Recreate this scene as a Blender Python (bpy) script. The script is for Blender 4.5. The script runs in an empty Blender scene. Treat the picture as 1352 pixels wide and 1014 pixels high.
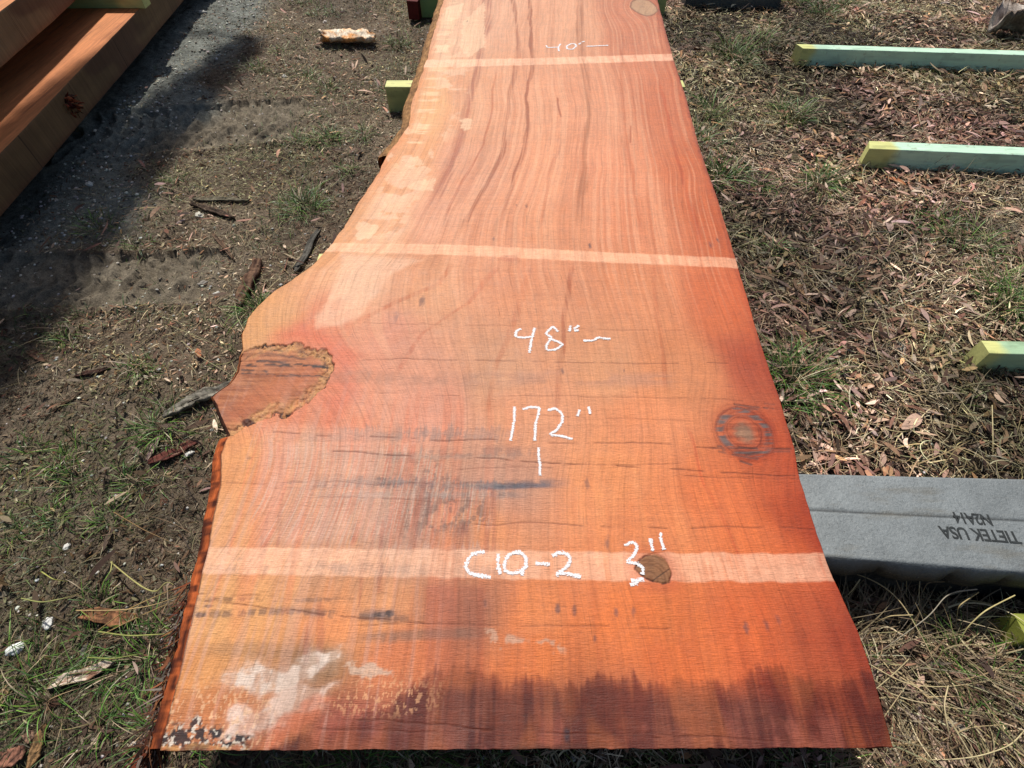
import bpy, math, random
import numpy as np
from mathutils import Vector, noise as mnoise

R = np.random.default_rng(7)
random.seed(7)
S = bpy.context.scene
COL = S.collection

# ------------------------------------------------------------------ camera
F = 700.0; CX, CY = 676.0, 507.0
PITCH = math.radians(53.09)
ZS = 0.186                      # height of the slab's sawn face
CZ = 1.1412
sT, cT = math.sin(PITCH), math.cos(PITCH)

def at(x, y, z=0.0):
    """photo pixel -> world point on the plane of height z"""
    u = (np.asarray(x, float)-CX)/F; v = (np.asarray(y, float)-CY)/F
    k = (CZ-z)/(sT+v*cT)
    return u*k, (cT-v*sT)*k

cam = bpy.data.cameras.new('camera'); co = bpy.data.objects.new('camera', cam); COL.objects.link(co)
co.location = (0, 0, CZ); co.rotation_euler = (math.pi/2-PITCH, 0, 0)
cam.sensor_width = 36; cam.lens = F/1352*36; cam.clip_end = 300; cam.clip_start = 0.02
S.camera = co

# ------------------------------------------------------------------ light
SUN_EL, SUN_AZ = math.radians(56), math.radians(-18)     # azimuth: clockwise from straight ahead
w = bpy.data.worlds.new('World'); S.world = w; w.use_nodes = True
nt = w.node_tree; bg = nt.nodes['Background']
sky = nt.nodes.new('ShaderNodeTexSky'); sky.sky_type = 'NISHITA'; sky.sun_disc = False
sky.sun_elevation = SUN_EL; sky.sun_rotation = SUN_AZ; sky.air_density = 1.0; sky.dust_density = 2.0; sky.ozone_density = 0.6
nt.links.new(sky.outputs[0], bg.inputs[0]); bg.inputs[1].default_value = 0.074
sl = bpy.data.lights.new('sun', 'SUN'); sl.energy = 4.5; sl.angle = math.radians(1.6); sl.color = (1, .965, .91)
so = bpy.data.objects.new('sun', sl); COL.objects.link(so)
sdir = Vector((math.sin(SUN_AZ)*math.cos(SUN_EL), math.cos(SUN_AZ)*math.cos(SUN_EL), math.sin(SUN_EL)))
so.rotation_euler = sdir.to_track_quat('Z', 'Y').to_euler(); so.location = (0, 0, 6)
S.view_settings.view_transform = 'Standard'; S.view_settings.look = 'None'
S.view_settings.exposure = -0.05; S.view_settings.gamma = 1.0

# ------------------------------------------------------------------ noise in numpy
_T = np.random.default_rng(3).random((16, 256, 256))
_TF = [np.pad(t, ((0, 1), (0, 1)), 'wrap').astype(np.float32).ravel() for t in _T]
def vn(x, y, s=0):
    t = _TF[s % 16]
    x = np.asarray(x, np.float32); y = np.asarray(y, np.float32)
    x, y = np.broadcast_arrays(x, y)
    xf = np.floor(x); yf = np.floor(y); fx = x-xf; fy = y-yf
    fx *= fx*(3-2*fx); fy *= fy*(3-2*fy)
    i = (xf.astype(np.int32) & 255)*257+(yf.astype(np.int32) & 255)
    a = t.take(i); a += (t.take(i+257)-a)*fx
    b = t.take(i+1); b += (t.take(i+258)-b)*fx
    b -= a; b *= fy; b += a
    return b
def fbm(x, y, o=4, s=0, g=.5):
    r = 0; a = 1; n = 0
    for i in range(o):
        r = r+a*vn(x*2**i+17.3*i+s*3.1, y*2**i+9.1*i, s+i); n += a; a *= g
    return r/n
def ss(a, b, x):
    t = np.clip((x-a)/(b-a), 0, 1); return t*t*(3-2*t)
def lin(c):
    c = np.asarray(c, float)/255.
    return np.where(c <= .04045, c/12.92, ((c+.055)/1.055)**2.4)

# ------------------------------------------------------------------ object helpers
def tag(o, label=None, cat=None, group=None, kind=None):
    if label: o['label'] = label
    if cat: o['category'] = cat
    if group: o['group'] = group
    if kind: o['kind'] = kind
    return o
def empty(name, loc, rz=0.0):
    o = bpy.data.objects.new(name, None); COL.objects.link(o); o.location = loc; o.rotation_euler = (0, 0, rz)
    o.empty_display_size = .05
    return o
def link(name, V, Fc, m, parent=None, col=None, attrs=None, smooth=False, loops=None):
    """V (n,3) world coordinates, Fc (m,k) equal faces or list of tuples"""
    me = bpy.data.meshes.new(name)
    V = np.asarray(V, np.float32)
    if isinstance(Fc, np.ndarray):
        k = Fc.shape[1]
        me.vertices.add(len(V)); me.vertices.foreach_set('co', V.ravel())
        me.loops.add(Fc.size); me.loops.foreach_set('vertex_index', Fc.astype(np.int32).ravel())
        me.polygons.add(len(Fc)); me.polygons.foreach_set('loop_start', np.arange(0, Fc.size, k, dtype=np.int32))
        me.polygons.foreach_set('loop_total', np.full(len(Fc), k, np.int32))
        me.update(calc_edges=True)
    else:
        me.from_pydata(V.tolist(), [], [tuple(f) for f in Fc]); me.update()
    if smooth: me.polygons.foreach_set('use_smooth', np.ones(len(me.polygons), bool))
    if col is not None:
        a = me.color_attributes.new('tint', 'FLOAT_COLOR', 'POINT')
        c = np.ones((len(V), 4), np.float32); c[:, :3] = col; a.data.foreach_set('color', c.ravel())
    for nme, arr in (attrs or {}).items():
        a = me.attributes.new(nme, 'FLOAT_VECTOR', 'POINT'); a.data.foreach_set('vector', np.asarray(arr, np.float32).ravel())
    o = bpy.data.objects.new(name, me); COL.objects.link(o)
    if m: me.materials.append(m)
    if parent:
        o.parent = parent
        o.matrix_parent_inverse = (parent_matrix(parent)).inverted()
    return o
def parent_matrix(p):
    from mathutils import Matrix, Euler
    m = Matrix.Translation(p.location) @ p.rotation_euler.to_matrix().to_4x4()
    return m
def grid_faces(nr, nc, off=0):
    i = np.arange(nr-1)[:, None]*nc+np.arange(nc-1)[None, :]
    return np.stack([i, i+1, i+nc+1, i+nc], -1).reshape(-1, 4)+off

# ------------------------------------------------------------------ node materials
class NM:
    def __init__(s, name):
        s.m = bpy.data.materials.new(name); s.m.use_nodes = True; s.t = s.m.node_tree; s.n = s.t.nodes
        s.b = s.n['Principled BSDF']
    def new(s, t, **k):
        n = s.n.new(t)
        for a, b in k.items(): setattr(n, a, b)
        return n
    def L(s, a, b): s.t.links.new(a, b)
    def noise(s, vec, scale, detail=4, rough=.6, mapping=None):
        if mapping:
            mp = s.new('ShaderNodeMapping'); mp.inputs['Scale'].default_value = mapping; s.L(vec, mp.inputs['Vector']); vec = mp.outputs[0]
        n = s.new('ShaderNodeTexNoise'); n.inputs['Scale'].default_value = scale
        n.inputs['Detail'].default_value = detail; n.inputs['Roughness'].default_value = rough
        s.L(vec, n.inputs['Vector']); return n.outputs['Fac']
    def rng(s, v, a, b, c, d):
        n = s.new('ShaderNodeMapRange'); s.L(v, n.inputs[0])
        for i, q in enumerate((a, b, c, d)): n.inputs[i+1].default_value = q
        return n.outputs[0]
    def math(s, op, a, b):
        n = s.new('ShaderNodeMath', operation=op)
        for i, q in enumerate((a, b)):
            if isinstance(q, (int, float)): n.inputs[i].default_value = q
            else: s.L(q, n.inputs[i])
        return n.outputs[0]
    def mul(s, colr, fac):
        n = s.new('ShaderNodeVectorMath', operation='SCALE'); s.L(colr, n.inputs[0]); s.L(fac, n.inputs['Scale']); return n.outputs[0]
    def mix(s, f, a, b):
        n = s.new('ShaderNodeMix', data_type='RGBA')
        s.L(f, n.inputs[0]) if not isinstance(f, float) else setattr(n.inputs[0], 'default_value', f)
        for q, i in ((a, 6), (b, 7)):
            if isinstance(q, (tuple, list, np.ndarray)): n.inputs[i].default_value = tuple(q)[:3]+(1,)
            else: s.L(q, n.inputs[i])
        return n.outputs[2]
    def bump(s, h, strength, dist, prev=None):
        n = s.new('ShaderNodeBump'); n.inputs['Strength'].default_value = strength; n.inputs['Distance'].default_value = dist
        s.L(h, n.inputs['Height'])
        if prev is not None: s.L(prev, n.inputs['Normal'])
        return n.outputs[0]
    def attr(s, name, vec=False):
        n = s.new('ShaderNodeAttribute', attribute_name=name); return n.outputs['Vector' if vec else 'Color']
    def obj(s): return s.new('ShaderNodeTexCoord').outputs['Object']
    def done(s, colr=None, rough=.8, nrm=None, spec=.3):
        if colr is not None:
            if isinstance(colr, (tuple, list, np.ndarray)): s.b.inputs['Base Color'].default_value = tuple(colr)[:3]+(1,)
            else: s.L(colr, s.b.inputs['Base Color'])
        if isinstance(rough, (int, float)): s.b.inputs['Roughness'].default_value = rough
        else: s.L(rough, s.b.inputs['Roughness'])
        if nrm is not None: s.L(nrm, s.b.inputs['Normal'])
        s.b.inputs['Specular IOR Level'].default_value = spec
        return s.m

def mat_tint(name, var=.35, scale=60, rough=.8, spec=.25, bump=.3, mapping=None, trans=0):
    n = NM(name); o = n.obj(); f = n.noise(o, scale, 5, .65, mapping)
    c = n.mul(n.attr('tint'), n.rng(f, .3, .7, 1-var, 1+var))
    nr = n.bump(f, bump, .004) if bump else None
    return n.done(c, rough, nr, spec)

# slab face: baked large-scale wood figure + live procedural grain, saw marks and pores
def mat_slab():
    n = NM('sawn_redwood_face'); o = n.obj(); g = n.attr('grain', True)
    ms = n.new('ShaderNodeSeparateXYZ'); n.L(n.attr('mask', True), ms.inputs[0])
    fa = n.noise(g, 1, 6, .7, (260, 9, 1)); fb = n.noise(g, 1, 4, .6, (60, 2.2, 1))
    saw = n.noise(o, 1, 4, .6, (75, 520, 1)); saw2 = n.noise(o, 1, 4, .7, (7, 110, 1)); saw3 = n.noise(o, 1, 5, .7, (2.2, 260, 1))
    pore = n.noise(o, 330, 4, .7); blot = n.noise(o, 11, 5, .6); blot2 = n.noise(o, 45, 4, .65, (1, .6, 1))
    k = n.math('MULTIPLY', n.rng(fa, .3, .7, .88, 1.10), n.rng(fb, .3, .7, .93, 1.06))
    k = n.math('MULTIPLY', k, n.rng(saw, .3, .7, .86, 1.12))
    k = n.math('MULTIPLY', k, n.rng(saw2, .3, .7, .94, 1.05)); k = n.math('MULTIPLY', k, n.rng(saw3, .3, .7, .94, 1.05))
    k = n.math('MULTIPLY', k, n.rng(pore, .3, .7, .88, 1.12))
    k = n.math('MULTIPLY', k, n.rng(blot2, .3, .7, .93, 1.06))
    sx_ = n.new('ShaderNodeSeparateXYZ'); n.L(g, sx_.inputs[0]); wv = n.noise(g, 1, 4, .6, (9, .8, 1))
    sn = n.math('SINE', n.math('ADD', n.math('MULTIPLY', sx_.outputs[0], 420.0), n.math('MULTIPLY', wv, 40.0)), 0.0)
    k = n.math('MULTIPLY', k, n.math('MAXIMUM', n.rng(sn, .5, 1, 1, .89), n.rng(fb, .40, .58, .84, 1)))
    # short dark cross-cracks
    ck = n.noise(o, 1, 2, .5, (38, 560, 1)); ck2 = n.noise(o, 5, 3, .5)
    k = n.math('MULTIPLY', k, n.rng(ck, .66, .71, 1, .66))
    vk = n.noise(g, 1, 2, .5, (420, 11, 1)); k = n.math('MULTIPLY', k, n.math('MAXIMUM', n.rng(vk, .66, .72, 1, .68), n.rng(ck2, .45, .6, 1, 0)))
    c = n.mul(n.attr('tint'), k)
    c = n.mix(n.rng(blot, .52, .75, 0, .16), c, lin((190, 104, 64)))
    bst = n.rng(n.noise(o, 7, 4, .6), .3, .7, .25, 1.0); nr = n.bump(n.math('MULTIPLY', saw, bst), .7, .0028); nr = n.bump(pore, .5, .0012, nr); nr = n.bump(saw2, .4, .0022, nr)
    ro = n.rng(blot2, .3, .7, .5, .72)
    return n.done(c, ro, nr, .32)

def mat_ground():
    n = NM('bare_soil'); o = n.obj()
    a = n.noise(o, 55, 8, .75); b = n.noise(o, 330, 5, .75); d = n.noise(o, 9, 5, .6)
    k = n.math('MULTIPLY', n.rng(a, .3, .7, .5, 1.5), n.rng(b, .3, .7, .45, 1.6))
    k = n.math('MULTIPLY', k, n.rng(d, .3, .7, .85, 1.15))
    c = n.mul(n.attr('tint'), k)
    sp = n.noise(o, 170, 2, .5); c = n.mix(n.rng(sp, .68, .73, 0, .7), c, lin((168, 156, 138)))
    nr = n.bump(a, .8, .012); nr = n.bump(b, .7, .004, nr)
    return n.done(c, .92, nr, .2)

M_SLAB = mat_slab(); M_GROUND = mat_ground()
M_BARK = mat_tint('fibrous_bark', .5, 40, .85, .2, .9, (3, .6, 3))
M_STRAW = mat_tint('dry_straw', .2, 90, .6, .35, 0)
M_LEAF = mat_tint('dead_leaf', .25, 120, .7, .3, .3)
M_GRASS = mat_tint('green_grass', .18, 60, .5, .4, 0)
M_CHIP = mat_tint('wood_chip', .3, 150, .85, .2, .4)
M_STONE = mat_tint('pale_stone', .25, 90, .8, .3, .6)
M_WSIDE = None

# ------------------------------------------------------------------ geometry helpers in slab space
def P(pts, z=ZS):
    a = np.asarray(pts, float); x, y = at(a[:, 0], a[:, 1], z); return np.stack([x, y], 1)
def d_line(X, Y, pts):
    d = np.full(X.shape, 1e9); arc = np.zeros(X.shape); L = 0
    for (ax, ay), (bx, by) in zip(pts[:-1], pts[1:]):
        vx, vy = bx-ax, by-ay; l2 = vx*vx+vy*vy+1e-12
        t = np.clip(((X-ax)*vx+(Y-ay)*vy)/l2, 0, 1)
        q = np.hypot(X-ax-t*vx, Y-ay-t*vy)
        m = q < d; d = np.where(m, q, d); arc = np.where(m, L+t*math.sqrt(l2), arc); L += math.sqrt(l2)
    return d, arc/L
def sdf(X, Y, poly):
    p = np.vstack([poly, poly[:1]]); d, _ = d_line(X, Y, p)
    ins = np.zeros(X.shape, bool)
    for (ax, ay), (bx, by) in zip(p[:-1], p[1:]):
        c = ((ay > Y) != (by > Y)) & (X < (bx-ax)*(Y-ay)/(by-ay+1e-12)+ax); ins ^= c
    return np.where(ins, -d, d)

# ------------------------------------------------------------------ slab outline (left, right) in metres
LEFT_PX = [(592,-60),(589,-30),(586,0),(580,20),(572,45),(565,75),(560,88),(553,110),(543,140),(540,165),(527,185),(515,200),(502,225),(492,240),(472,270),
 (455,300),(440,320),(419,345),(385,370),(362,385),(345,400),(328,420),(319,440),(320,462),(316,470),(314,490),(305,505),(290,516),(280,523),(286,535),(294,556),(302,572),
 (296,585),(292,600),(291,640),(283,675),(275,722),(267,757),(257,800),(245,850),(234,900),(222,950),(211,991)]
RIGHT_PX = [(858,-60),(863,-30),(868,0),(876,30),(888,75),(903,120),(925,200),(948,265),(972,345),(997,430),(1013,480),(1029,526),(1048,590),(1055,627),(1064,660),(1080,710),
 (1099,763),(1117,800),(1135,840),(1150,885),(1165,935),(1179,986)]
# the slab goes on past the top of the frame to its full length
Lp = P(LEFT_PX); Rp = P(RIGHT_PX)
Lp = np.vstack([[-.335, 4.38], [-.325, 4.1], Lp]) if Lp[0, 1] < 4 else Lp
Rp = np.vstack([[.735, 4.38], [.745, 4.1], Rp]) if Rp[0, 1] < 4 else Rp
Lp = Lp[np.argsort(Lp[:, 1])]; Rp = Rp[np.argsort(Rp[:, 1])]
def edgeL(Y):
    n = (fbm(Y*22, Y*0+3.3, 4, 5)-.5)
    return np.interp(Y, Lp[:, 1], Lp[:, 0])+n*np.interp(Y, [.5, .65, .9, 1.2], [.004, .012, .010, .012])
def edgeR(Y):
    return np.interp(Y, Rp[:, 1], Rp[:, 0])+(fbm(Y*30, Y*0+8.3, 4, 6)-.5)*.004
def endY(X):  # near end, slightly out of square
    return .0375+.0035*(X+.5)+(fbm(X*60, X*0, 3, 2)-.5)*.0025
# ------------------------------------------------------------------ slab face
NR, NC = 1150, 700
tv = np.linspace(0, 1, NR); Yrow = .038+(np.exp(tv*2.15)-1)/(math.exp(2.15)-1)*(4.37-.038)
u = np.linspace(0, 1, NC)
YY = np.repeat(Yrow[:, None], NC, 1)
XL = edgeL(Yrow)[:, None]; XR = edgeR(Yrow)[:, None]
XX = XL+(XR-XL)*u[None, :]
YY = YY+(endY(XX)-.038)*np.clip(1-(YY-.038)/.1, 0, 1)

def paint_slab(X, Y):
    X = X.astype(np.float32); Y = Y.astype(np.float32)
    ctl = [(640,20,226,165,138),(600,30,232,178,150),(750,30,224,158,128),(850,45,204,124,94),(870,10,190,110,84),
    (620,130,222,155,122),(566,150,232,168,120),(700,150,224,152,120),(800,150,223,148,116),(885,150,205,116,82),
    (545,200,226,155,110),(600,210,218,150,122),(640,240,215,146,118),(720,230,224,148,114),(820,230,222,140,106),(915,230,202,106,66),
    (500,270,224,155,112),(480,310,226,162,125),(570,290,228,160,132),(650,300,222,146,112),(720,300,224,145,108),(850,300,218,132,95),(945,300,198,98,56),
    (430,350,226,158,118),(470,370,226,170,140),(560,380,212,140,104),(700,380,214,132,96),(850,380,212,126,86),(955,400,204,98,54),
    (360,420,216,150,104),(340,440,214,148,98),(430,420,212,120,88),(520,450,210,130,106),(650,480,202,130,98),(800,480,206,128,90),(900,480,208,118,76),(985,480,176,74,44),
    (470,500,216,130,102),(450,570,216,124,94),(560,550,212,128,104),(700,550,214,128,92),(850,550,220,120,76),(1035,600,188,78,38),
    (320,600,224,146,92),(390,590,220,150,114),(420,640,222,144,108),(520,620,205,134,110),(650,640,192,124,102),(800,640,226,126,76),(950,660,216,100,50),(1065,690,172,62,22),
    (300,690,224,152,104),(420,700,226,146,104),(520,690,196,128,104),(620,700,216,122,78),(850,700,222,116,66),(1000,710,214,98,46),
    (270,820,226,160,104),(330,820,224,148,92),(430,830,226,126,74),(480,800,220,130,82),(600,800,170,92,66),(700,810,220,112,60),(850,820,218,100,42),(1000,830,206,84,34),(1110,840,160,60,28),
    (260,880,214,140,84),(300,930,190,110,66),(400,880,150,98,66),(520,870,208,104,62),(700,870,212,100,46),(900,870,212,92,38),(1020,880,200,80,34),(1110,920,158,64,30),(1160,975,160,72,32),
    (600,940,132,60,42),(750,940,152,72,44),(900,950,156,76,52),(450,960,156,70,54),(1020,950,146,70,52),(560,970,150,74,56),(350,975,166,86,52)]
    c = np.array(ctl, float); q = P(c[:, :2]); q = np.stack([q[:, 0], np.log(q[:, 1]+.45)*.95], 1)
    wx = X+(fbm(X*9, Y*4, 3, 1)-.5)*.07; wy = np.log(Y+.45)*.95+(fbm(X*6, Y*6, 3, 4)-.5)*.04
    num = 0; den = 0; lc = lin(c[:, 2:5])
    for (a, b), k in zip(q, lc):
        d2 = (wx-a)**2+(wy-b)**2; ww = 1/(d2+.0009)**1.9
        num = num+ww[..., None]*k; den = den+ww
    C = num/den[..., None]
    cen = ss(.0, .22, np.interp(Y, Rp[:, 1], Rp[:, 0])-X)*ss(1.3, .5, Y)*ss(.05, .4, X+.6)
    C = C*np.stack([1+.03*cen, 1.05+.26*cen, 1.03+.36*cen], -1)
    H = np.zeros(X.shape)
    def blend(m, col, C=None):
        nonlocal_C[0] = nonlocal_C[0]*(1-m[..., None])+lin(col)*m[..., None]
    def mult(m, col):
        nonlocal_C[0] = nonlocal_C[0]*(1-m[..., None]*(1-np.array(col)))
    nonlocal_C = [C]
    # grain coordinate: follows the live edge on the left, straight on the right
    left = np.interp(Y, [0, .3, .6, .9, 1.1, 1.35, 1.6, 2, 2.4, 3.1, 4.4], [-.42, -.42, -.4, -.46, -.5, -.46, -.40, -.36, -.35, -.34, -.33])
    right = np.interp(Y, Rp[:, 1], Rp[:, 0])
    g = (X-left)/(right-left)+(fbm(X*1.5, Y*2.2, 3, 9)-.5)*.05
    # swirl of grain round the burl and round the right knot
    bx, by = P([(370, 520)])[0]; rb = np.hypot((X-bx), (Y-by)*.9)
    g = g+.35*np.exp(-(rb/.28)**2)*(Y-by)*2.2
    kx, ky = P([(983, 571)])[0]; rk = np.hypot(X-kx, (Y-ky)*.95)
    g = g-.85*(X-kx)/1.1*np.exp(-(rk/.115)**2)
    for (qx, qy, qr) in ((862, 752, .055), (850, 9, .13)):
        ax_, ay_ = P([(qx, qy)])[0]; g = g-.8*(X-ax_)/1.1*np.exp(-(((X-ax_)**2+((Y-ay_)*.7)**2)/qr**2))
    far = ss(.75, 1.25, Y); near = 1-far
    # growth-ring streaks
    s1 = fbm(g*46, Y*.9, 4, 3); s2 = fbm(g*130, Y*1.5, 3, 7); s3 = fbm(g*18, Y*.5, 2, 11)
    m = ss(.56, .72, s1)*.30*(.25+.75*far); mult(m, (.78, .66, .60))
    m = ss(.58, .72, s2)*.32*(.2+.8*far); mult(m, (.80, .68, .62))
    m = ss(.45, .3, s2)*.25*far; blend(m, (238, 182, 150))
    # dark named streaks in the far half
    def streak(pts, wd, col, st, seed, z=1.0):
        d, t = d_line(X+(fbm(X*3, Y*7, 3, seed)-.5)*.02, Y, P(pts))
        br = fbm(g*160, Y*2.5, 3, seed+1)
        e = wd*(.45+.9*fbm(Y*5, X*0+seed, 2, seed))
        m = ss(e, e*.35, d)*st*(.45+.9*ss(.35, .65, br))*ss(0, .08, t)*ss(1, .9, t)
        mult(np.clip(m, 0, 1), col)
    streak([(648,-40),(640,20),(632,90),(618,140),(604,190),(585,240),(570,280),(560,300)], .034, (.66, .52, .52), .85, 1)
    streak([(676,-50),(678,0),(685,75),(674,120),(668,165),(662,200),(642,240),(612,300),(590,330)], .013, (.60, .46, .40), .8, 2)
    streak([(697,-50),(699,0),(704,75),(695,130),(697,165),(688,210),(672,260),(655,322)], .012, (.56, .42, .36), .95, 3)
    streak([(767,-30),(764,40),(772,90),(778,150),(768,210),(766,250),(762,320)], .02, (.66, .58, .52), .7, 4)
    streak([(735,128),(740,156)], .007, (.6, .45, .4), .8, 5)
    streak([(655,90),(648,150),(640,190),(610,240),(580,300)], .007, (.7, .5, .42), .6, 6)
    streak([(740,170),(735,200),(725,240),(715,300)], .008, (.75, .58, .5), .5, 7)
    streak([(832,165),(832,190)], .006, (.6, .42, .36), .7, 8)
    streak([(820,60),(822,120),(830,200),(845,320)], .01, (.82, .64, .54), .6, 9)
    streak([(868,100),(885,170),(905,250),(928,340)], .013, (.84, .6, .5), .6, 10)
    streak([(758,345),(748,400),(744,470),(735,560)], .008, (.68, .52, .46), .7, 11)
    streak([(862,345),(868,420),(880,520)], .011, (.8, .62, .54), .5, 12)
    streak([(700,350),(680,420),(655,480),(640,560)], .010, (.84, .66, .58), .5, 13)
    streak([(600,345),(580,375),(520,400),(470,425)], .012, (.8, .6, .52), .6, 14)
    streak([(660,350),(620,400),(560,440),(520,500)], .010, (.84, .62, .54), .5, 15)
    streak([(905,560),(930,640),(960,700),(985,760)], .006, (.8, .5, .45), .5, 3)
    # wavy lighter figure near the burl
    m = ss(.5, .62, fbm(g*70, Y*2, 3, 12))*.3*ss(.25, .05, np.hypot(X+.33, Y-.95))
    blend(m, (236, 176, 140))
    # pale patches on the sapwood side (far left)
    pm = fbm(X*13+3, Y*17, 4, 6); band = ss(.10, .03, np.abs(X-left-.10+.02*np.sin(Y*5)))
    m = ss(.54, .60, pm)*band*ss(1.15, 1.3, Y)*ss(2.9, 2.2, Y)*.7; blend(m, (244, 196, 166))
    m = ss(.56, .6, fbm(X*7, Y*60, 3, 2))*ss(.05, .02, np.abs(X-left-.045))*ss(1.5, 1.7, Y)*.65; blend(m, (246, 206, 168))
    for pts, st in (([(592,8),(612,4),(606,24),(584,30),(580,26)], .8), ([(577,44),(594,43),(594,47),(577,47)], .9), ([(575,60),(590,58),(592,68),(576,70)], .9),
                    ([(612,28),(640,2),(640,60),(618,76),(606,60)], .55), ([(533,60+110),(540,162),(541,178),(534,178)], .95), ([(514,200),(519,202),(513,213),(510,212)], .9),
                    ([(606,158),(622,156),(622,170),(612,172)], .6), ([(472,292),(500,296),(492,316),(470,316)], .7), ([(530,212),(552,206),(562,216),(540,222)], .6),
                    ([(545,240),(575,236),(572,252),(540,250)], .55)):
        d = sdf(X+(fbm(X*60, Y*60, 3, 8)-.5)*.02, Y+(fbm(X*60, Y*60, 3, 9)-.5)*.03, P(pts)); m = ss(.003, -.003, d)*st; blend(m, (245, 205, 172))
    # large pale wedge below the middle sticker mark
    d = sdf(X+(fbm(X*30, Y*30, 3, 3)-.5)*.02, Y+(fbm(X*30, Y*30, 3, 4)-.5)*.02, P([(452,335),(560,342),(520,362),(500,385),(478,415),(452,432),(418,436),(412,420),(440,380)]))
    m = ss(.006, -.012, d)*.6*(.6+.6*fbm(X*25, Y*25, 3, 5)); blend(np.clip(m, 0, 1), (240, 190, 162))
    # yellow sapwood along the left edge
    dl = X-edgeL(Y)
    m = ss(.055, .0, dl+(fbm(X*20, Y*12, 3, 2)-.5)*.05)*.6*ss(.7, .85, Y)*ss(1.6, 1.2, Y); blend(m, (214, 148, 92))
    m = ss(.04, .0, dl)*.45*ss(1.4, 1.6, Y); blend(m, (220, 132, 78))
    blend(ss(.003, .001, dl+(fbm(X*90, Y*60, 3, 3)-.5)*.002)*ss(.62, .55, Y)*.8, (60, 28, 20))
    # right edge: redder, darker, ragged
    dr = edgeR(Y)-X
    m = ss(.085, .0, dr+(fbm(X*30, Y*14, 4, 6)-.5)*.06)*.7; mult(m, (.9, .74, .62))
    m = ss(.02, .0, dr+(fbm(X*60, Y*30, 4, 7)-.5)*.018)*.55; mult(m, (.7, .5, .5))
    m = ss(.009, .002, dr+(fbm(X*90, Y*60, 3, 8)-.5)*.01)*.5*ss(1.2, 1.6, Y); blend(m, (120, 60, 50))
    # --- red halo and burl on the left
    burl = P([(316,468),(330,462),(346,456),(362,455),(380,456),(396,453),(402,459),(418,460),(430,462),(439,468),(440,482),(437,498),(428,509),(416,521),(404,532),(390,541),(373,552),(362,545),(350,553),(330,560),(312,570),(300,573),(270,573),(270,500),(300,480)])
    wX = X+(fbm(X*70, Y*70, 4, 1)-.5)*.022; wY = Y+(fbm(X*70, Y*70, 4, 2)-.5)*.022
    db = sdf(wX, wY, burl)
    m = ss(.085, .0, np.abs(db)+(fbm(X*18, Y*18, 4, 3)-.5)*.07)*(db > -.003)*ss(-.62, -.53, X)*.7
    blend(m*.75, (214, 112, 82))
    d, _ = d_line(X, Y, P([(375,445),(400,436),(430,450),(455,470),(460,520),(430,550)])); m = ss(.05, 0, d+(fbm(X*30, Y*30, 3, 7)-.5)*.04)*.5; blend(m*.8, (206, 92, 70))
    ins = ss(.002, -.002, db)
    blend(ins, (184, 114, 76))
    bn = fbm(X*16, Y*150, 4, 5)
    mult(ins*ss(.5, .62, bn)*.75, (.66, .55, .5)); mult(ins*ss(.52, .58, fbm(X*9, Y*330, 3, 9))*.5, (.6, .5, .45))
    d, _ = d_line(X, Y, P([(316,545),(345,520),(395,500),(440,470)]))
    m = ins*ss(.055, 0, d)*.6; blend(m, (186, 100, 62))
    rim = ins*ss(-.034, -.016, db+(fbm(X*60, Y*60, 3, 4)-.5)*.016)*ss(-.64, -.58, X); blend(rim*(.45+.5*ss(.4, .6, fbm(X*90, Y*90, 4, 3))), (204, 148, 96)); mult(rim*ss(.55, .65, fbm(X*110, Y*150, 4, 8))*.6, (.5, .42, .38)); H -= rim*.003*ss(.45, .65, fbm(X*110, Y*110, 4, 8))
    # black stain lines across the burl
    for yy0, x0, x1, wd, st in ((470,352,402,.004,.6), (481,325,436,.007,.95), (477,340,398,.006,.85), (487,318,350,.005,.8), (492,318,400,.004,.8), (494,350,437,.003,.8), (467,330,420,.005,.5), (461,360,400,.005,.5)):
        d, t = d_line(X+(fbm(X*20, Y*20, 2, 5)-.5)*.02, Y+(fbm(X*45, Y*10, 3, int(yy0) % 9)-.5)*.012, P([(x0, yy0), (x1, yy0+3)]))
        br = fbm(X*35, Y*120, 3, int(yy0) % 7); m = ss(wd, wd*.3, d)*st*ss(.36, .5, br)*ins; blend(m, (52, 42, 44))
    # bark inclusion line round the burl, jagged, with real depth
    cr = np.abs(db+(fbm(X*140, Y*140, 2, 9)-.5)*.006)
    m = ss(.0028, .0008, cr)*ss(-.63, -.6, X)*(.5+.6*ss(.35, .6, fbm(X*40, Y*40, 2, 4))); blend(np.clip(m, 0, 1), (48, 26, 22)); H -= .003*m
    cr2 = np.abs(db+.019+(fbm(X*70, Y*70, 3, 6)-.5)*.02)
    m = ss(.002, .0006, cr2)*ss(.42, .58, fbm(X*26, Y*26, 2, 10))*.85; blend(m, (70, 36, 26)); H -= .002*m
    blend(ss(.018, .012, np.hypot(X-P([(326,557)])[0][0], (Y-P([(326,557)])[0][1])*1.6)+(fbm(X*90, Y*90, 3, 3)-.5)*.016)*.9, (70, 30, 24))
    H -= .004*ins*fbm(X*14, Y*14, 3, 2)
    # --- grey weather streaks across the grain
    def smear(x0, x1, y, hw, col, st, seed, sx=14, sy=90, th=.5):
        a, b = P([(x0, y), (x1, y)]); yy = a[1]+(fbm(X*5, X*0+seed, 2, seed)-.5)*.02
        m = ss(hw, hw*.2, np.abs(Y-yy))*ss(a[0]-.03, a[0]+.05, X)*ss(b[0]+.03, b[0]-.05, X)
        m = m*st*ss(th-.08, th+.1, .5*fbm(X*sx, Y*sy, 4, seed)+.5*fbm(X*sx*7, Y*sy*.25, 3, seed+2)); blend(np.clip(m, 0, 1), col)
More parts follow.
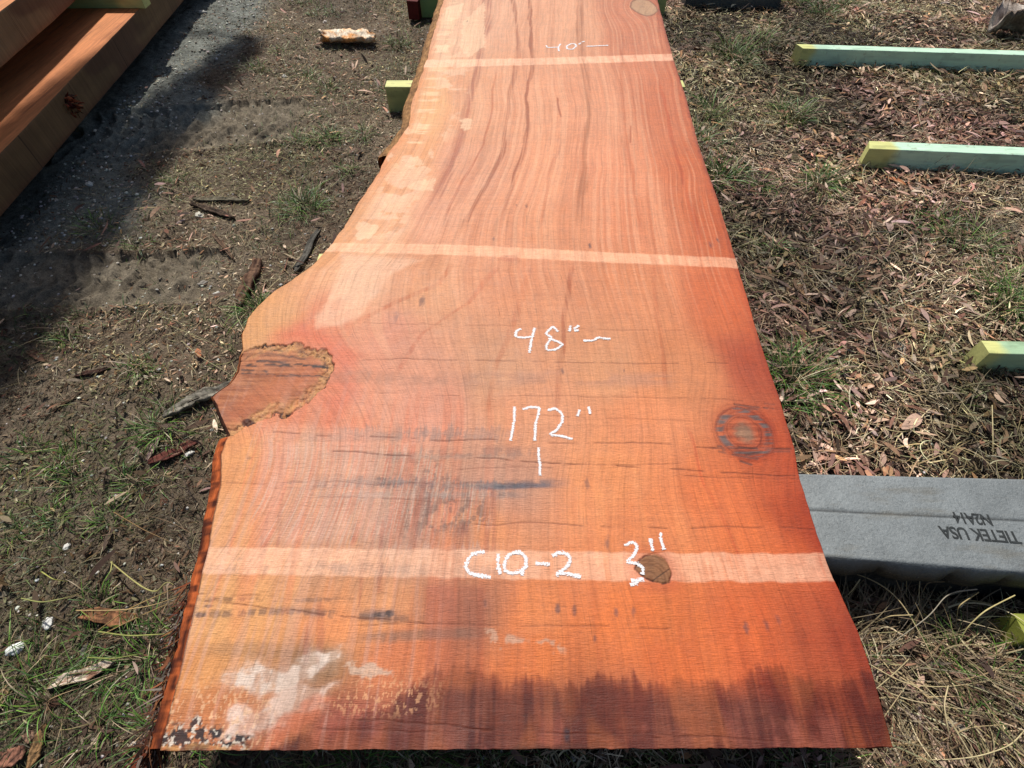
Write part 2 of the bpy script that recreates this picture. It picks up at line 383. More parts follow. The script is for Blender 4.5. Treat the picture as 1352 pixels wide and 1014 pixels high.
    smear(360, 740, 637, .013, (104, 96, 104), .8, 1, 14, 90, .42)
    smear(625, 735, 638, .008, (96, 94, 108), .9, 12, 6, 40, .2)
    smear(560, 690, 655, .010, (110, 92, 92), .7, 2, 20, 60, .45)
    smear(470, 720, 600, .020, (130, 104, 100), .5, 3)
    smear(380, 660, 578, .014, (150, 122, 116), .5, 4, 20, 60, .4)
    smear(430, 900, 500, .030, (176, 124, 104), .5, 5, 8, 60, .42)
    smear(440, 640, 660, .055, (150, 112, 104), .55, 6, 60, 10, .46)
    smear(360, 620, 700, .06, (196, 150, 138), .5, 7, 50, 8, .48)
    smear(255, 560, 812, .010, (110, 84, 74), .7, 8, 24, 90, .46)
    smear(250, 460, 795, .006, (84, 60, 52), .6, 9, 20, 120, .46)
    smear(480, 520, 812, .012, (84, 84, 96), .9, 10, 30, 30, .35)
    smear(270, 560, 748, .02, (120, 108, 112), .55, 11, 30, 60, .5)
    smear(470, 640, 838, .014, (140, 104, 88), .7, 13, 12, 50, .35)
    smear(255, 420, 862, .02, (150, 112, 84), .45, 14, 14, 40, .4)
    smear(255, 330, 730, .02, (190, 140, 110), .4, 3, 14, 40, .45)
    for (px, py, r, a) in ((560,572,.006,.5),(557,398,.010,.6),(523,418,.008,.4),(802,718,.007,.55),(775,640,.007,.5),(758,805,.005,.6),(736,803,.005,.7),(813,808,.005,.6),(837,807,.005,.5),(640,796,.004,.4),(785,843,.004,.6),(695,272,.005,.6),(682,271,.004,.5),(779,325,.006,.8),(652,315,.004,.5),(948,317,.005,.8),(938,323,.007,.7),(748,968,.006,.9),(824,490,.003,.6),(743,490,.004,.6),(1012,826,.005,.5),(985,830,.006,.6),(1028,820,.005,.4),(617,28,.005,.7)):
        cx_, cy_ = P([(px, py)])[0]
        d = np.hypot(X-cx_, (Y-cy_)*.42)+(fbm(X*200, Y*120, 3, px % 9)-.5)*r*1.2; blend(ss(r*1.1, r*.2, d)*a, (86, 70, 78))
    for (px, py, rx_, ry_, a) in ((500,632,.016,.006,.9),(492,640,.012,.005,.9),(508,636,.02,.009,.6),(470,700,.012,.02,.4),(530,690,.014,.03,.4),(500,812,.014,.006,.8),(515,810,.010,.005,.9),(265,812,.01,.004,.8),(275,800,.012,.003,.7),(330,605,.012,.004,.4),(445,668,.008,.02,.4),(555,675,.02,.015,.4)):
        cx_, cy_ = P([(px, py)])[0]; e_ = np.hypot((X-cx_)/rx_, (Y-cy_)/ry_)+(fbm(X*130, Y*130, 4, px % 9)-.5)*1.6
        blend(ss(1.1, .5, e_)*a, (58, 50, 56))
    # stains running down the grain in the near part
    v = fbm(X*38, Y*2.2, 4, 8); v2 = fbm(X*11, Y*1.2, 3, 2); v3 = fbm(X*110, Y*5, 3, 12)
    mult(ss(.5, .66, v)*.3*ss(.75, .4, Y), (.80, .66, .62))
    blend(ss(.55, .72, v3)*.3*ss(.85, .5, Y)*ss(.0, -.25, X), (206, 160, 150))
    blend(ss(.55, .68, fbm(X*60+9, Y*2, 3, 5))*.5*ss(.75, .6, Y)*ss(.15, .3, Y)*ss(.05, -.15, X)*.8, (222, 120, 84))
    cb = fbm(g*300+3, Y*9, 3, 4); reg = sdf(X+(fbm(X*12, Y*12, 3, 3)-.5)*.06, Y+(fbm(X*12, Y*12, 3, 6)-.5)*.06, P([(345,575),(560,590),(640,640),(650,690),(560,720),(340,720)]))
    rg = ss(.01, -.02, reg)
    blend(rg*ss(.52, .62, cb)*.5, (212, 184, 172)); blend(rg*ss(.56, .64, fbm(g*240+8, Y*14, 3, 9))*.5, (214, 108, 76))
    blend(rg*ss(.54, .60, fbm(X*45, Y*22, 4, 2))*ss(-.22, -.10, X)*ss(.05, .0, X)*ss(.52, .44, Y)*.7, (122, 88, 82))
    blend(rg*ss(.55, .60, fbm(X*90, Y*60, 4, 7))*ss(-.25, -.15, X)*.55, (96, 74, 74))
    for (q_, w_, st_, cl_) in ((573, .020, .55, (166, 128, 118)), (600, .007, .45, (170, 140, 128)), (638, .012, .6, (120, 112, 116)), (652, .012, .5, (168, 150, 146)), (727, .02, .4, (196, 160, 150)), (752, .012, .45, (140, 120, 120))):
        yy_ = P([(450, q_)])[0][1]; comb = (fbm(g*260, Y*0+q_, 3, 5)-.35)*w_*2.2
        blend(ss(.003, -.003, np.abs(Y-yy_+(fbm(X*4, X*0+q_, 2, 4)-.5)*.02)-comb-.003)*ss(-.42, -.34, X)*ss(.06, -.08, X)*st_*(.4+.8*ss(.35, .6, fbm(X*22, Y*40, 3, 8))), cl_)
    d = sdf(X, Y, P([(390,590),(620,600),(650,700),(610,790),(380,790)])); blend(ss(.05, -.05, d+(fbm(X*9, Y*7, 3, 3)-.5)*.08)*.30*(.4+.8*ss(.38, .6, fbm(X*70, Y*4, 4, 4))), (160, 124, 108))
    for i_, (x_, y0_, y1_, w_) in enumerate(((425,880,800,.010),(405,870,810,.007),(648,655,720,.02),(478,740,800,.006),(505,690,780,.006),(560,640,720,.03),(610,700,760,.02),(350,640,760,.010),(372,600,720,.006))):
        d_, t2 = d_line(X+(fbm(X*30, Y*9, 3, i_)-.5)*.01, Y, P([(x_, y0_), (x_-4, y1_)])); blend(ss(w_, w_*.4, d_)*.4*ss(.35, .6, fbm(X*160, Y*9, 3, i_+2)), (160, 84, 66))
    # sandy square of darker wood
    d = sdf(X, Y, P([(560,772),(642,775),(642,900),(560,900)])); m = ss(.006, -.006, d+(v-.5)*.02)*.55*(.5+.8*v); mult(np.clip(m, 0, 1), (.72, .55, .60))
    d = sdf(X, Y, P([(345,560),(500,570),(505,700),(345,715)])); m = ss(.02, -.01, d)*.35*(.3+v3); blend(np.clip(m, 0, 1), (226, 168, 148))
    # dark wet-looking near end with fingers along the grain
    edge = np.interp(X, P([(440,1),(1180,1)])[:, 0]*0+np.array([-.3, .56]), [.13, .118])
    xs = P([(x, 900) for x in (380,440,500,545,560,600,640,660,700,760,800,850,900,930,960,1010,1040,1070,1090,1180)])[:, 0]
    ys = P([(676, y) for y in (985,965,940,900,892,872,880,897,897,900,890,893,900,905,895,880,876,895,900,880)])[:, 1]
    ed = np.interp(X, xs, ys)+(fbm(X*60, Y*2, 3, 4)-.5)*.034+(fbm(X*230, Y*3, 3, 6)-.5)*.020
    m = (.65*ss(-.003, .010, ed-Y)+.35*ss(0, .035, ed-Y))*ss(.66, .52, X-.04)
    dk = .42+.62*ss(.36, .60, .6*fbm(X*34, Y*3, 3, 1)+.4*fbm(X*120, Y*6, 3, 4))
    mult(np.clip(m*dk*1.1, 0, 1), (.36, .23, .29)); mult(m*ss(.5, .6, fbm(X*8+3, Y*150, 3, 6))*.3, (.7, .6, .6))
    mult(m*ss(.5, .62, fbm(X*24, Y*3, 3, 9))*.55, (.60, .5, .58))
    blend(m*ss(.54, .66, fbm(X*26, Y*14, 4, 3))*.3*ss(.10, .06, Y), (180, 96, 80))
    blend(m*ss(.58, .7, fbm(X*16+4, Y*5, 3, 7))*.3, (180, 96, 44))
    # pale lichen-like washed blob
    blob = P([(298,893),(322,880),(372,884),(398,876),(404,866),(440,864),(433,880),(400,894),(392,906),(400,916),(372,916),(350,908),(336,912),(320,910)])
    blob2 = P([(292,968),(300,948),(326,935),(352,930),(382,912),(398,900),(440,906),(430,925),(405,935),(380,942),(350,962),(330,978),(306,972)])
    for bl, cc in ((blob, (222, 200, 192)), (blob2, (228, 196, 186))):
        d = sdf(X+(fbm(X*34, Y*44, 5, 3)-.5)*.050, Y+(fbm(X*34, Y*44, 5, 4)-.5)*.040, bl)
        m = (.7*ss(.004, -.005, d)+.3*ss(.018, -.005, d))*(.42+.52*ss(.34, .6, fbm(X*70, Y*38, 4, 4))); blend(np.clip(m, 0, .92), cc)
    d = sdf(X+(fbm(X*40, Y*40, 4, 6)-.5)*.03, Y+(fbm(X*40, Y*40, 4, 7)-.5)*.03, P([(340,985),(350,960),(380,940),(430,915),(450,925),(400,955),(370,985)]))
    blend(ss(.004, -.01, d)*.55, (222, 120, 84))
    d = sdf(X+(fbm(X*50, Y*50, 4, 9)-.5)*.03, Y+(fbm(X*50, Y*50, 4, 1)-.5)*.03, P([(595+40,835),(665,832),(690,842),(735,846),(746,858),(735,862),(715,850),(660,850)]))
    blend(ss(.003, -.004, d)*.7*ss(.35, .5, fbm(X*70, Y*70, 3, 2)), (196, 156, 136))
    d = sdf(X+(fbm(X*60, Y*60, 4, 2)-.5)*.03, Y+(fbm(X*60, Y*60, 4, 5)-.5)*.03, P([(452,880),(470,874),(520,884),(516,892),(470,893)]))
    blend(ss(.003, -.003, d)*.75, (206, 176, 160))
    # speckled highlights (torn fibres) in the red area
    sp = fbm(X*380, Y*190, 2, 6); m = ss(.60, .68, sp)*.7*ss(.10, .02, np.abs(X+.20)+(fbm(X*20, Y*20, 2, 2)-.5)*.1)*ss(.16, .11, Y)*ss(.07, .10, Y)*.8; blend(m, (240, 176, 130))
    m = ss(.63, .7, fbm(X*260+5, Y*150, 2, 9))*ss(-.33, -.42, X)*ss(.16, .08, Y)*.6; blend(m, (236, 188, 150))
    mult(ss(.1, .02, np.hypot(X+.33, (Y-.09)*1.3)+(fbm(X*20, Y*20, 3, 8)-.5)*.1)*.45, (.62, .56, .5))
    # black and white mould in the near left corner
    d = sdf(X+(fbm(X*60, Y*60, 4, 4)-.5)*.04, Y+(fbm(X*60, Y*60, 4, 8)-.5)*.04, P([(210,992),(228,955),(262,952),(300,962),(325,972),(320,985),(300,992)]))
    mm = ss(.006, -.005, d)
    blend(mm*ss(.38, .50, fbm(X*120, Y*120, 4, 3)+.06)*.97, (36, 35, 42)); blend(mm*ss(.58, .64, fbm(X*190, Y*190, 3, 7))*.8, (226, 214, 206)); blend(mm*ss(.045, .038, Y+(fbm(X*80, Y*80, 3, 2)-.5)*.02)*.8, (208, 150, 90))
    m = ss(.05, .04, Y+(fbm(X*150, Y*80, 3, 2)-.5)*.012)*ss(.5, .6, fbm(X*30, Y*4, 3, 5))*ss(.3, -.1, X)*.6; blend(m, (60, 36, 28))
    # --- right knot
    a = np.arctan2(Y-ky, X-kx); rr = rk+(fbm(X*40, Y*40, 3, 5)-.5)*.008
    mult(ss(.075, .062, rr)*.35, (.75, .6, .55)); blend(ss(.058, .030, rr)*.45, (204, 104, 64)); mult(ss(.09, .05, rk)*.35, (.82, .55, .45))
    ring = fbm(rr*240, a*1.2+4, 3, 2); mult(ss(.075, .06, rr)*ss(.5, .62, ring)*.55, (.6, .42, .36))
    for r0, w0 in ((.036, .0016), (.058, .0022), (.061, .0012)): m = ss(w0, w0*.3, np.abs(rr-r0))*.55; blend(m, (120, 46, 28))
    blend(ss(.034, .010, np.hypot((X-kx)*1.15, (Y-ky)*.95)+(fbm(X*70, Y*160, 3, 9)-.5)*.016)*.75, (142, 120, 100))
    mk = ss(.012, .003, np.abs(rr-.050))*ss(.42, .54, fbm(X*22, Y*190, 3, 6)); blend(mk*.9, (104, 94, 96)); mult(ss(.06, .05, rr)*ss(.52, .58, fbm(X*8, Y*260, 3, 3))*.5, (.5, .42, .42))
    for (x0, y0, x1, y1, st) in ((962,533,1030,541,.8),(972,540,1000,540,.7),(948,588,1015,594,.8),(950,597,1000,606,.7),(985,600,1010,597,.8),(978,609,992,613,.9),(935,592,1045,592,.6),(955,595,1045,596,.6),(1000,531,1022,534,.4)):
        d, t = d_line(X, Y+(fbm(X*30, X*0+x0, 2, 4)-.5)*.004, P([(x0, y0), (x1, y1)])); m = ss(.0040, .0006, d)*st*ss(.3, .5, fbm(X*60, Y*60, 2, 4))*.9; blend(m, (92, 66, 62)); H -= .0012*m
    # --- long thin cross checks
    for (x0, y0, x1, y1, st) in ((460,474,1000,481,.5),(360,573,1045,592,.6),(300,636,700,640,.3),(440,596,1050,628,.65),(620,690,1075,700,.5),(270,795,560,822,.5),(450,822,900,830,.35),(300,960,1130,975,.5),(260,782,420,790,.4),(700,548,1000,560,.3),(500,520,980,528,.35),(600,620,900,612,.35),(450,948,700,966,.6),(900,628,1058,634,.4),(380,655,640,662,.3),(480,425,900,436,.3)):
        d, t = d_line(X, Y+(fbm(X*9, X*0+y0*.7, 4, 4)-.5)*.014, P([(x0, y0), (x1, y1)])); m = ss(.0022, .0006, d)*st*ss(.34, .5, fbm(X*24, X*0+y1, 3, 4)); blend(m, (92, 38, 24)); H -= .001*m
    # --- bleached sticker marks
    def band(top, bot, st, col, seed):
        a = P(top); b = P(bot); yt = np.interp(X, a[:, 0], a[:, 1]); yb = np.interp(X, b[:, 0], b[:, 1])
        n_ = (fbm(X*40, X*0+seed, 3, seed)-.5)*.006
        m = ss(-.0025, .0025, yt+n_-Y)*ss(-.0025, .0025, Y-yb-n_)
        k = st*(.75+.45*fbm(X*60, Y*60, 3, seed)-.35*ss(.5, .7, fbm(X*90, Y*8, 3, seed)))
        c0 = nonlocal_C[0]; lum = c0.mean(-1, keepdims=True)
        tgt = lin(col)*(.62+.5*np.clip(lum/.3, .4, 1.2))
        nonlocal_C[0] = c0*(1-(m*k)[..., None])+tgt*(m*k)[..., None]
    band([(560,79),(700,77),(888,71)], [(560,89),(700,86),(888,80)], .78, (244, 186, 158), 3)
    band([(435,321),(600,323),(972,341)], [(425,332),(600,337),(972,354)], .62, (244, 186, 154), 5)
    band([(262,722),(600,726),(840,730),(1099,731)], [(262,757),(600,763),(840,768),(1103,768)], .6, (240, 184, 156), 7)
    # --- small knots
    kn = P([(838,752),(842,742),(852,734),(864,731),(876,736),(884,746),(887,760),(884,769),(875,771),(862,768),(852,764),(845,758)])
    d = sdf(X+(fbm(X*90, Y*90, 2, 3)-.5)*.004, Y, kn); cxk, cyk = P([(858, 765)])[0]; rn = np.hypot(X-cxk, Y-cyk)
    m = ss(.0015, -.0015, d); blend(m, (150, 100, 66)); mult(m*ss(.45, .65, fbm(rn*330, rn*0, 2, 8))*.7, (.68, .58, .52)); blend(ss(.0022, .0004, np.abs(d))*ss(.3, .55, fbm(X*120, Y*120, 3, 2)), (70, 40, 28)); blend(ss(.03, 0, np.abs(d))*(1-m)*.4, (196, 84, 50)); blend(m*ss(.0012, .0004, np.abs((Y-cyk)*.8-(X-cxk)*.5+.004))*.8, (60, 36, 28))
    H -= .0015*ss(.002, .0006, np.abs(d))
    kx2, ky2 = P([(850, 9)])[0]; e = np.hypot((X-kx2)/.062, (Y-ky2)/.105)+(fbm(X*30, Y*18, 3, 2)-.5)*.25
    blend(ss(1.08, .95, e)*.9, (190, 152, 122)); blend(ss(1.1, 1.0, e)*ss(.9, .98, e)*.7, (120, 70, 52)); mult(ss(1, .9, e)*ss(.5, .6, fbm(e*9, e*0, 2, 3))*.4, (.75, .65, .6))
    blend(ss(.028, .02, np.hypot((X-P([(672,341)])[0][0])*.9, (Y-P([(672,341)])[0][1])*1.7))*.35, (190, 104, 80))
    C = nonlocal_C[0]
    gray = fbm(X*3, Y*3, 3, 6); C = C*(.95+.10*gray)[..., None]; L0 = C.mean(-1, keepdims=True); C = (C*.94+L0*.06)*(np.array([.995, .985, .88])*(1-far[..., None])+np.array([1.0, .955, .84])*far[..., None])
    return C, H, g

Cslab, Hslab, Gs = paint_slab(XX, YY)
KS = 0.98
V = np.stack([XX, YY, ZS+Hslab+(fbm(XX*4, YY*4, 3, 1)-.5)*.002], -1).reshape(-1, 3)
gr = np.stack([Gs*1.0, YY, YY*0], -1).reshape(-1, 3)
slab = empty('wood_slab', (.05, .04, .11), 0)
tag(slab, 'wide orange live-edge slab lying on green sticks, chalked with measurements', 'wood slab')
n0 = len(V)
# skirts and underside
TH = .076
bi = np.concatenate([np.arange(NC), np.arange(1, NR)*NC+NC-1, (NR-1)*NC+np.arange(NC-2, -1, -1), np.arange(NR-2, 0, -1)*NC])
lowV = V[bi].copy(); nb = len(bi)
lowV[:, 2] = ZS-TH
inset = np.zeros((nb, 2)); inset[:NC, 1] = .022; lowV[:, :2] += inset
ang = np.arange(nb)
Fs = np.stack([bi, ang+n0, np.roll(ang, -1)+n0, np.roll(bi, -1)], 1)
allV = np.vstack([V, lowV]); cl = np.vstack([Cslab.reshape(-1, 3)*KS, np.tile(lin((150, 84, 50)), (nb, 1))])
ga = np.vstack([gr, np.stack([lowV[:, 0], lowV[:, 1], lowV[:, 2]], 1)])
Fa = np.vstack([grid_faces(NR, NC), Fs])
body = link('sawn_board', allV, Fa, M_SLAB, slab, cl, {'grain': ga, 'mask': ga*0}, smooth=False)
me = body.data; sm = np.zeros(len(me.polygons), bool); sm[:(NR-1)*(NC-1)] = True; me.polygons.foreach_set('use_smooth', sm)

# live edge strips with bark on the left of the slab
def live_edge(name, ya, yb, n, prof, colf, rough, seed, depth=1.0):
    Y = np.linspace(ya, yb, n); x0 = edgeL(Y)
    k = len(prof); Vs = []; Cs = []
    for j, (o, z) in enumerate(prof):
        amp = rough*(0 if j == 0 else 1)
        wob = (fbm(Y*70, Y*0+j*1.7, 4, seed)-.5)*2*amp+(fbm(Y*14, Y*0+j*.4, 2, seed+1)-.5)*amp
        Vs.append(np.stack([x0-o*depth+wob+.002*(j == 0), Y, ZS-z+wob*.6-(.0005 if j == 0 else 0)], 1))
        Cs.append(colf(Y, j/(k-1)))
    V = np.stack(Vs, 1).reshape(-1, 3); C = np.stack(Cs, 1).reshape(-1, 3)
    return link(name, V, grid_faces(n, k)[:, ::-1], M_BARK, slab, C, smooth=False)
def c_far(Y, t):
    f = fbm(Y*60, Y*0+t*9, 4, 3)[:, None]; return lin((190, 142, 92))*(1-f)+lin((84, 54, 36))*f*(.8)
def c_near(Y, t):
    f = fbm(Y*50, Y*0+t*7, 4, 5)[:, None]; e = ss(.25, .08, Y)[:, None]
    f = ss(.38, .62, f); c = lin((176, 88, 44))*(1-f)+lin((72, 32, 20))*f
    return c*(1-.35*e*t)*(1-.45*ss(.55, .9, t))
def c_mid(Y, t):
    f = fbm(Y*40, Y*0+t*6, 3, 6)[:, None]; return lin((176, 98, 56))*(1-f)+lin((80, 46, 30))*f
def c_char(Y, t):
    f = fbm(Y*90, Y*0+t*6, 3, 6)[:, None]; return lin((40, 30, 28))*(1-f)+lin((110, 60, 36))*f*.7
yA = P([(0, 205)])[0][1]; yB = P([(0, 575)])[0][1]; yC = P([(0, 528)])[0][1]
live_edge('bark', yA, 4.37, 700, [(0, 0), (.012, .002), (.028, .008), (.036, .022), (.034, .045), (.020, .070)], c_far, .006, 2)
live_edge('live_edge', yC, yA, 420, [(0, 0), (.003, .004), (.006, .02), (.0, .045), (-.01, .075)], c_mid, .003, 4)
live_edge('burnt_edge', yB-.004, yC, 60, [(0, 0), (.004, .004), (.010, .02), (.008, .045), (-.01, .075)], c_char, .006, 7)
live_edge('sapwood_edge', .040, yB-.004, 500, [(0, 0), (.006, .002), (.020, .0085), (.030, .026), (.034, .050), (.028, .073)], c_near, .006, 6)

# ------------------------------------------------------------------ generic strip generator
def strips(N, pos, L, W, head, rise, curl, bend, roll, prof, K=5, arch=0.0, tipz=None):
    """N thin ribbons; pos (N,3); returns verts, faces, blade index per vert, t per vert"""
    t = np.linspace(0, 1, K+1)
    h = head[:, None]+bend[:, None]*t[None, :]
    pit = rise[:, None]+curl[:, None]*t[None, :]
    st = (L/K)[:, None]
    dx = np.cos(h)*np.cos(pit)*st; dy = np.sin(h)*np.cos(pit)*st; dz = np.sin(pit)*st
    z0 = np.zeros((N, 1))
    cx = pos[:, 0:1]+np.hstack([z0, np.cumsum(dx[:, :-1], 1)]); cy = pos[:, 1:2]+np.hstack([z0, np.cumsum(dy[:, :-1], 1)])
    cz = pos[:, 2:3]+np.hstack([z0, np.cumsum(dz[:, :-1], 1)])
    w = W[:, None]*prof(t)[None, :]*.5
    rr = roll[:, None]
    px = -np.sin(h)*np.cos(rr); py = np.cos(h)*np.cos(rr); pz = np.sin(rr)*np.ones_like(h)
    A = np.stack([cx-px*w, cy-py*w, cz-pz*w], -1); B = np.stack([cx+px*w, cy+py*w, cz+pz*w], -1)
    V = np.stack([A, B], 2).reshape(N, -1, 3)
    f = np.array([[2*i, 2*i+1, 2*i+3, 2*i+2] for i in range(K)])
    Fc = (f[None]+(np.arange(N)*2*(K+1))[:, None, None]).reshape(-1, 4)
    tt = np.repeat(np.tile(t, N), 2)
    bi_ = np.repeat(np.arange(N), 2*(K+1))
    return V.reshape(-1, 3), Fc, bi_, tt
blade = lambda t: np.clip(1.05-t**2.2, .06, 1)
leafp = lambda t: np.sin(np.pi*np.clip(t*.96+.02, 0, 1))**.75+.03
stick_ = lambda t: .8+.2*np.cos(t*9)
def pal(cols, n, jit=.18):
    c = lin(np.array(cols))[R.integers(0, len(cols), n)]
    return c*np.exp(R.normal(0, jit, (n, 1)))*np.exp(R.normal(0, .05, (n, 3)))

# fibrous fringe hanging off the near left live edge
n = 620; Y = .03+.27*R.random(n)**1.5**1.0; zz = R.uniform(.012, .07, n)
pos = np.stack([edgeL(Y)-.022-R.uniform(0, .012, n), Y, ZS-zz], 1)
V_, F_, b_, t_ = strips(n, pos, R.uniform(.02, .06, n), R.uniform(.001, .006, n)*R.random(n)**.5, R.normal(math.radians(236), .45, n), R.normal(-.5, .3, n), R.normal(.2, .4, n), R.normal(0, .4, n), R.uniform(-.6, .6, n), blade)
cc = pal([(110, 56, 32), (130, 84, 54), (74, 48, 36), (112, 100, 90), (56, 34, 26), (90, 44, 26)], n)[b_]
link('bark_fibres', V_, F_, M_CHIP, slab, cc)

# ------------------------------------------------------------------ chalk writing (thin crayon ribbons on the face)
def mat_chalk():
    n = NM('white_lumber_crayon'); o = n.obj()
    f = n.noise(o, 1, 4, .7, (60, 460, 1)); g_ = n.noise(o, 380, 3, .65)
    ed = n.new('ShaderNodeSeparateXYZ'); n.L(n.attr('tint'), ed.inputs[0])
    tot = n.math('ADD', n.math('MULTIPLY', ed.outputs[0], .62), n.math('ADD', n.math('MULTIPLY', n.math('SUBTRACT', f, .5), 1.1), n.math('MULTIPLY', n.math('SUBTRACT', g_, .5), 1.2)))
    n.L(n.rng(tot, .22, .36, 0, .96), n.b.inputs['Alpha'])
    return n.done(n.mix(n.rng(g_, .3, .7, 0, 1), (.72, .68, .66), (.92, .92, .93)), .9, n.bump(g_, .5, .001), .2)
M_CHALK = mat_chalk()
def chalk(label, strokes, wd):
    Vs, Fs, As = [], [], []
    for s in strokes:
        p = P(s); w0 = wd
        # smooth resample
        seg = np.r_[0, np.cumsum(np.hypot(*np.diff(p, axis=0).T))]; n_ = max(8, int(seg[-1]/.002)); q = np.linspace(0, seg[-1], n_)
        xs = np.interp(q, seg, p[:, 0]); ys = np.interp(q, seg, p[:, 1])
        if len(p) > 2:
            k = max(1, int(.0045/(seg[-1]/n_)))
            for _ in range(2):
                xs[1:-1] = np.convolve(np.pad(xs, k, 'edge'), np.ones(2*k+1)/(2*k+1), 'valid')[1:-1]; ys[1:-1] = np.convolve(np.pad(ys, k, 'edge'), np.ones(2*k+1)/(2*k+1), 'valid')[1:-1]
        tx = np.gradient(xs); ty = np.gradient(ys); l = np.hypot(tx, ty)+1e-9; nx, ny = -ty/l, tx/l
        ww = w0*.5*(.75+.6*fbm(q*160, q*0+xs[0]*50, 3, 2)); w2 = w0*.5*(.75+.6*fbm(q*160, q*0+xs[0]*90, 3, 5))
        b0 = sum(len(v_) for v_ in Vs)
        z = ZS+(fbm(xs*4, ys*4, 3, 1)-.5)*.002+.0007+.00012*len(Vs)+.0003*q/q[-1]
        Vs.append(np.stack([np.stack([xs-nx*ww*1.5, ys-ny*ww*1.5, z], 1), np.stack([xs, ys, z], 1), np.stack([xs+nx*w2*1.5, ys+ny*w2*1.5, z], 1)], 1).reshape(-1, 3))
        As.append(np.tile([[0, 0, 0], [1, 1, 1], [0, 0, 0]], (n_, 1)))
        Fs.append(grid_faces(n_, 3, b0))
    o = link('chalk_writing', np.vstack(Vs), np.vstack(Fs)[:, ::-1].copy(), M_CHALK, slab, np.vstack(As)); o['label'] = label
chalk('white chalk writing 40 inch mark with a dash', [[(721,60),(723,63),(736,62.5)],[(740,58),(737,63),(738,68)],[(754,58),(748,61),(749,65),(756,65.5),(761,61),(759,58),(753,58)],[(764,59),(767,57)],[(768,56),(772,55)],[(774,61.5),(803,60.5)]], .0085)
chalk('white chalk writing 48 inch mark with a dash', [[(688,434),(681,437),(681,445),(693,446),(705,444)],[(706,433),(702,448),(699,466)],[(737,438),(730,431),(720,441),(729,446),(721,456),(722,463),(733,462),(744,455),(733,450),(724,447)],[(752,438),(753,430)],[(758,435),(764,430)],[(758,437),(764,436)],[(770,450),(785,450),(788,446),(806,448)]], .0068)
chalk('white chalk writing 172 inch mark with a tick below', [[(679,537),(679,555),(674,582)],[(690,541),(700,537),(713,538),(707,560),(706,582)],[(723,542),(733,539),(742,546),(743,556),(735,568),(725,574),(738,575),(756,580)],[(765,541),(763,550)],[(777,537),(779,547)],[(711,591),(711,602),(713,614),(713,628)]], .0062)
chalk('white chalk writing C10-2', [[(640,728),(624,731),(616,741),(615,751),(622,758),(648,762)],[(658,731),(657,745),(661,758)],[(688,728),(673,731),(665,745),(668,756),(682,757),(694,750),(695,737),(688,729),(678,730)],[(690,752),(689,760)],[(707,744),(726,745)],[(729,734),(738,729),(750,732),(754,740),(745,752),(734,760)],[(734,758),(748,757),(767,762)]], .0068)
chalk('white chalk writing 3 inch mark', [[(824,720),(836,715),(842,722),(836,734),(826,743),(838,743),(850,750),(848,759)],[(850,765),(833,767)],[(843,769),(832,773)],[(858,711),(862,728)],[(872,703),(872,714),(877,726)]], .0062)
# crayon is pressed onto the surface: keep the face's own relief under it
# ------------------------------------------------------------------ ground
def base_z(x, y):
    return -.055*ss(1.1, .35, y)
TR1 = P([(-60, 215), (150, 178), (400, 158)], 0); TR2 = P([(-80, 375), (80, 372), (285, 362)], 0)
def track(x, y):
    h = 0; m_ = 0
    for T, wd in ((TR1, .19), (TR2, .12)):
        yc = np.interp(x, np.sort(T[:, 0]), T[np.argsort(T[:, 0]), 1]); e = y-yc
        inside = ss(wd+.01, wd-.01, np.abs(e))*ss(T[:, 0].max()+.12, T[:, 0].max()-.1, x)
        ph = (x+(np.abs(e)*.35)+(fbm(x*16, y*16, 3, 3)-.5)*.07)/.055; lug = ss(.18, .45, np.abs((ph % 1)-.5))*(.35+.65*ss(.3, .55, fbm(x*14+3, y*14, 3, 6)))
        h = h-inside*(.013-.022*lug)+.011*ss(.025, .0, np.abs(np.abs(e)-wd-.012))*ss(T[:, 0].max()+.1, T[:, 0].max()-.1, x)
        m_ = np.maximum(m_, inside)
    return h, m_
def gz(x, y):
    x = np.asarray(x, float); y = np.asarray(y, float)
    near = (np.abs(x) < 5) & (y < 6)
    h, _ = track(x, y)
    return base_z(x, y)+h+(fbm(x*2.3+40, y*2.3+40, 3, 2)-.5)*.035+(fbm(x*13+40, y*13+40, 4, 5)-.5)*.016+(fbm(x*60+9, y*60+9, 3, 8)-.5)*.012
def axis(lo, hi, st, far):
    a = np.arange(lo, hi+st/2, st); g_ = [1.0]
    e = st*1.6; s = []; v_ = 0
    while v_ < far: v_ += e; s.append(v_); e *= 1.35
    s = np.array(s); return np.concatenate([(lo-s)[::-1], a, hi+s])
ax = axis(-3.3, 3.3, .0085, 90); ay = axis(-.25, 4.3, .0085, 90)
GX, GY = np.meshgrid(ax, ay)
def gravel(x, y):  # grey crushed-stone drive beside the stacked slabs
    return ss(-1.32, -1.55, x+(fbm(x*3, y*3, 3, 3)-.5)*.5-.10*ss(2.0, 3.2, y))*ss(.9, 1.7, y+(fbm(x*3, y*3, 3, 4)-.5)*.5)
def gcol(x, y):
    g_ = gravel(x, y)[..., None]; tm = track(x, y)[1][..., None]
    L_ = ss(.2, -.3, x)[..., None]
    n1 = fbm(x*5, y*5, 4, 7)[..., None]; n2 = fbm(x*28, y*28, 4, 9)[..., None]
    soilL = lin((132, 117, 98))*(1-n1)+lin((86, 70, 56))*n1; soilR = lin((50, 38, 30))*(1-n1)+lin((32, 24, 19))*n1
    c = soilL*L_+soilR*(1-L_)
    c = c*(.75+.5*n2)
    c = c*(1-tm*.7)+lin((132, 122, 104))*tm*.7*(.8+.4*n2)
    c = c*(1-g_)+lin((118, 120, 112))*g_*(.6+.8*n2)
    return c
GZ = gz(GX, GY)
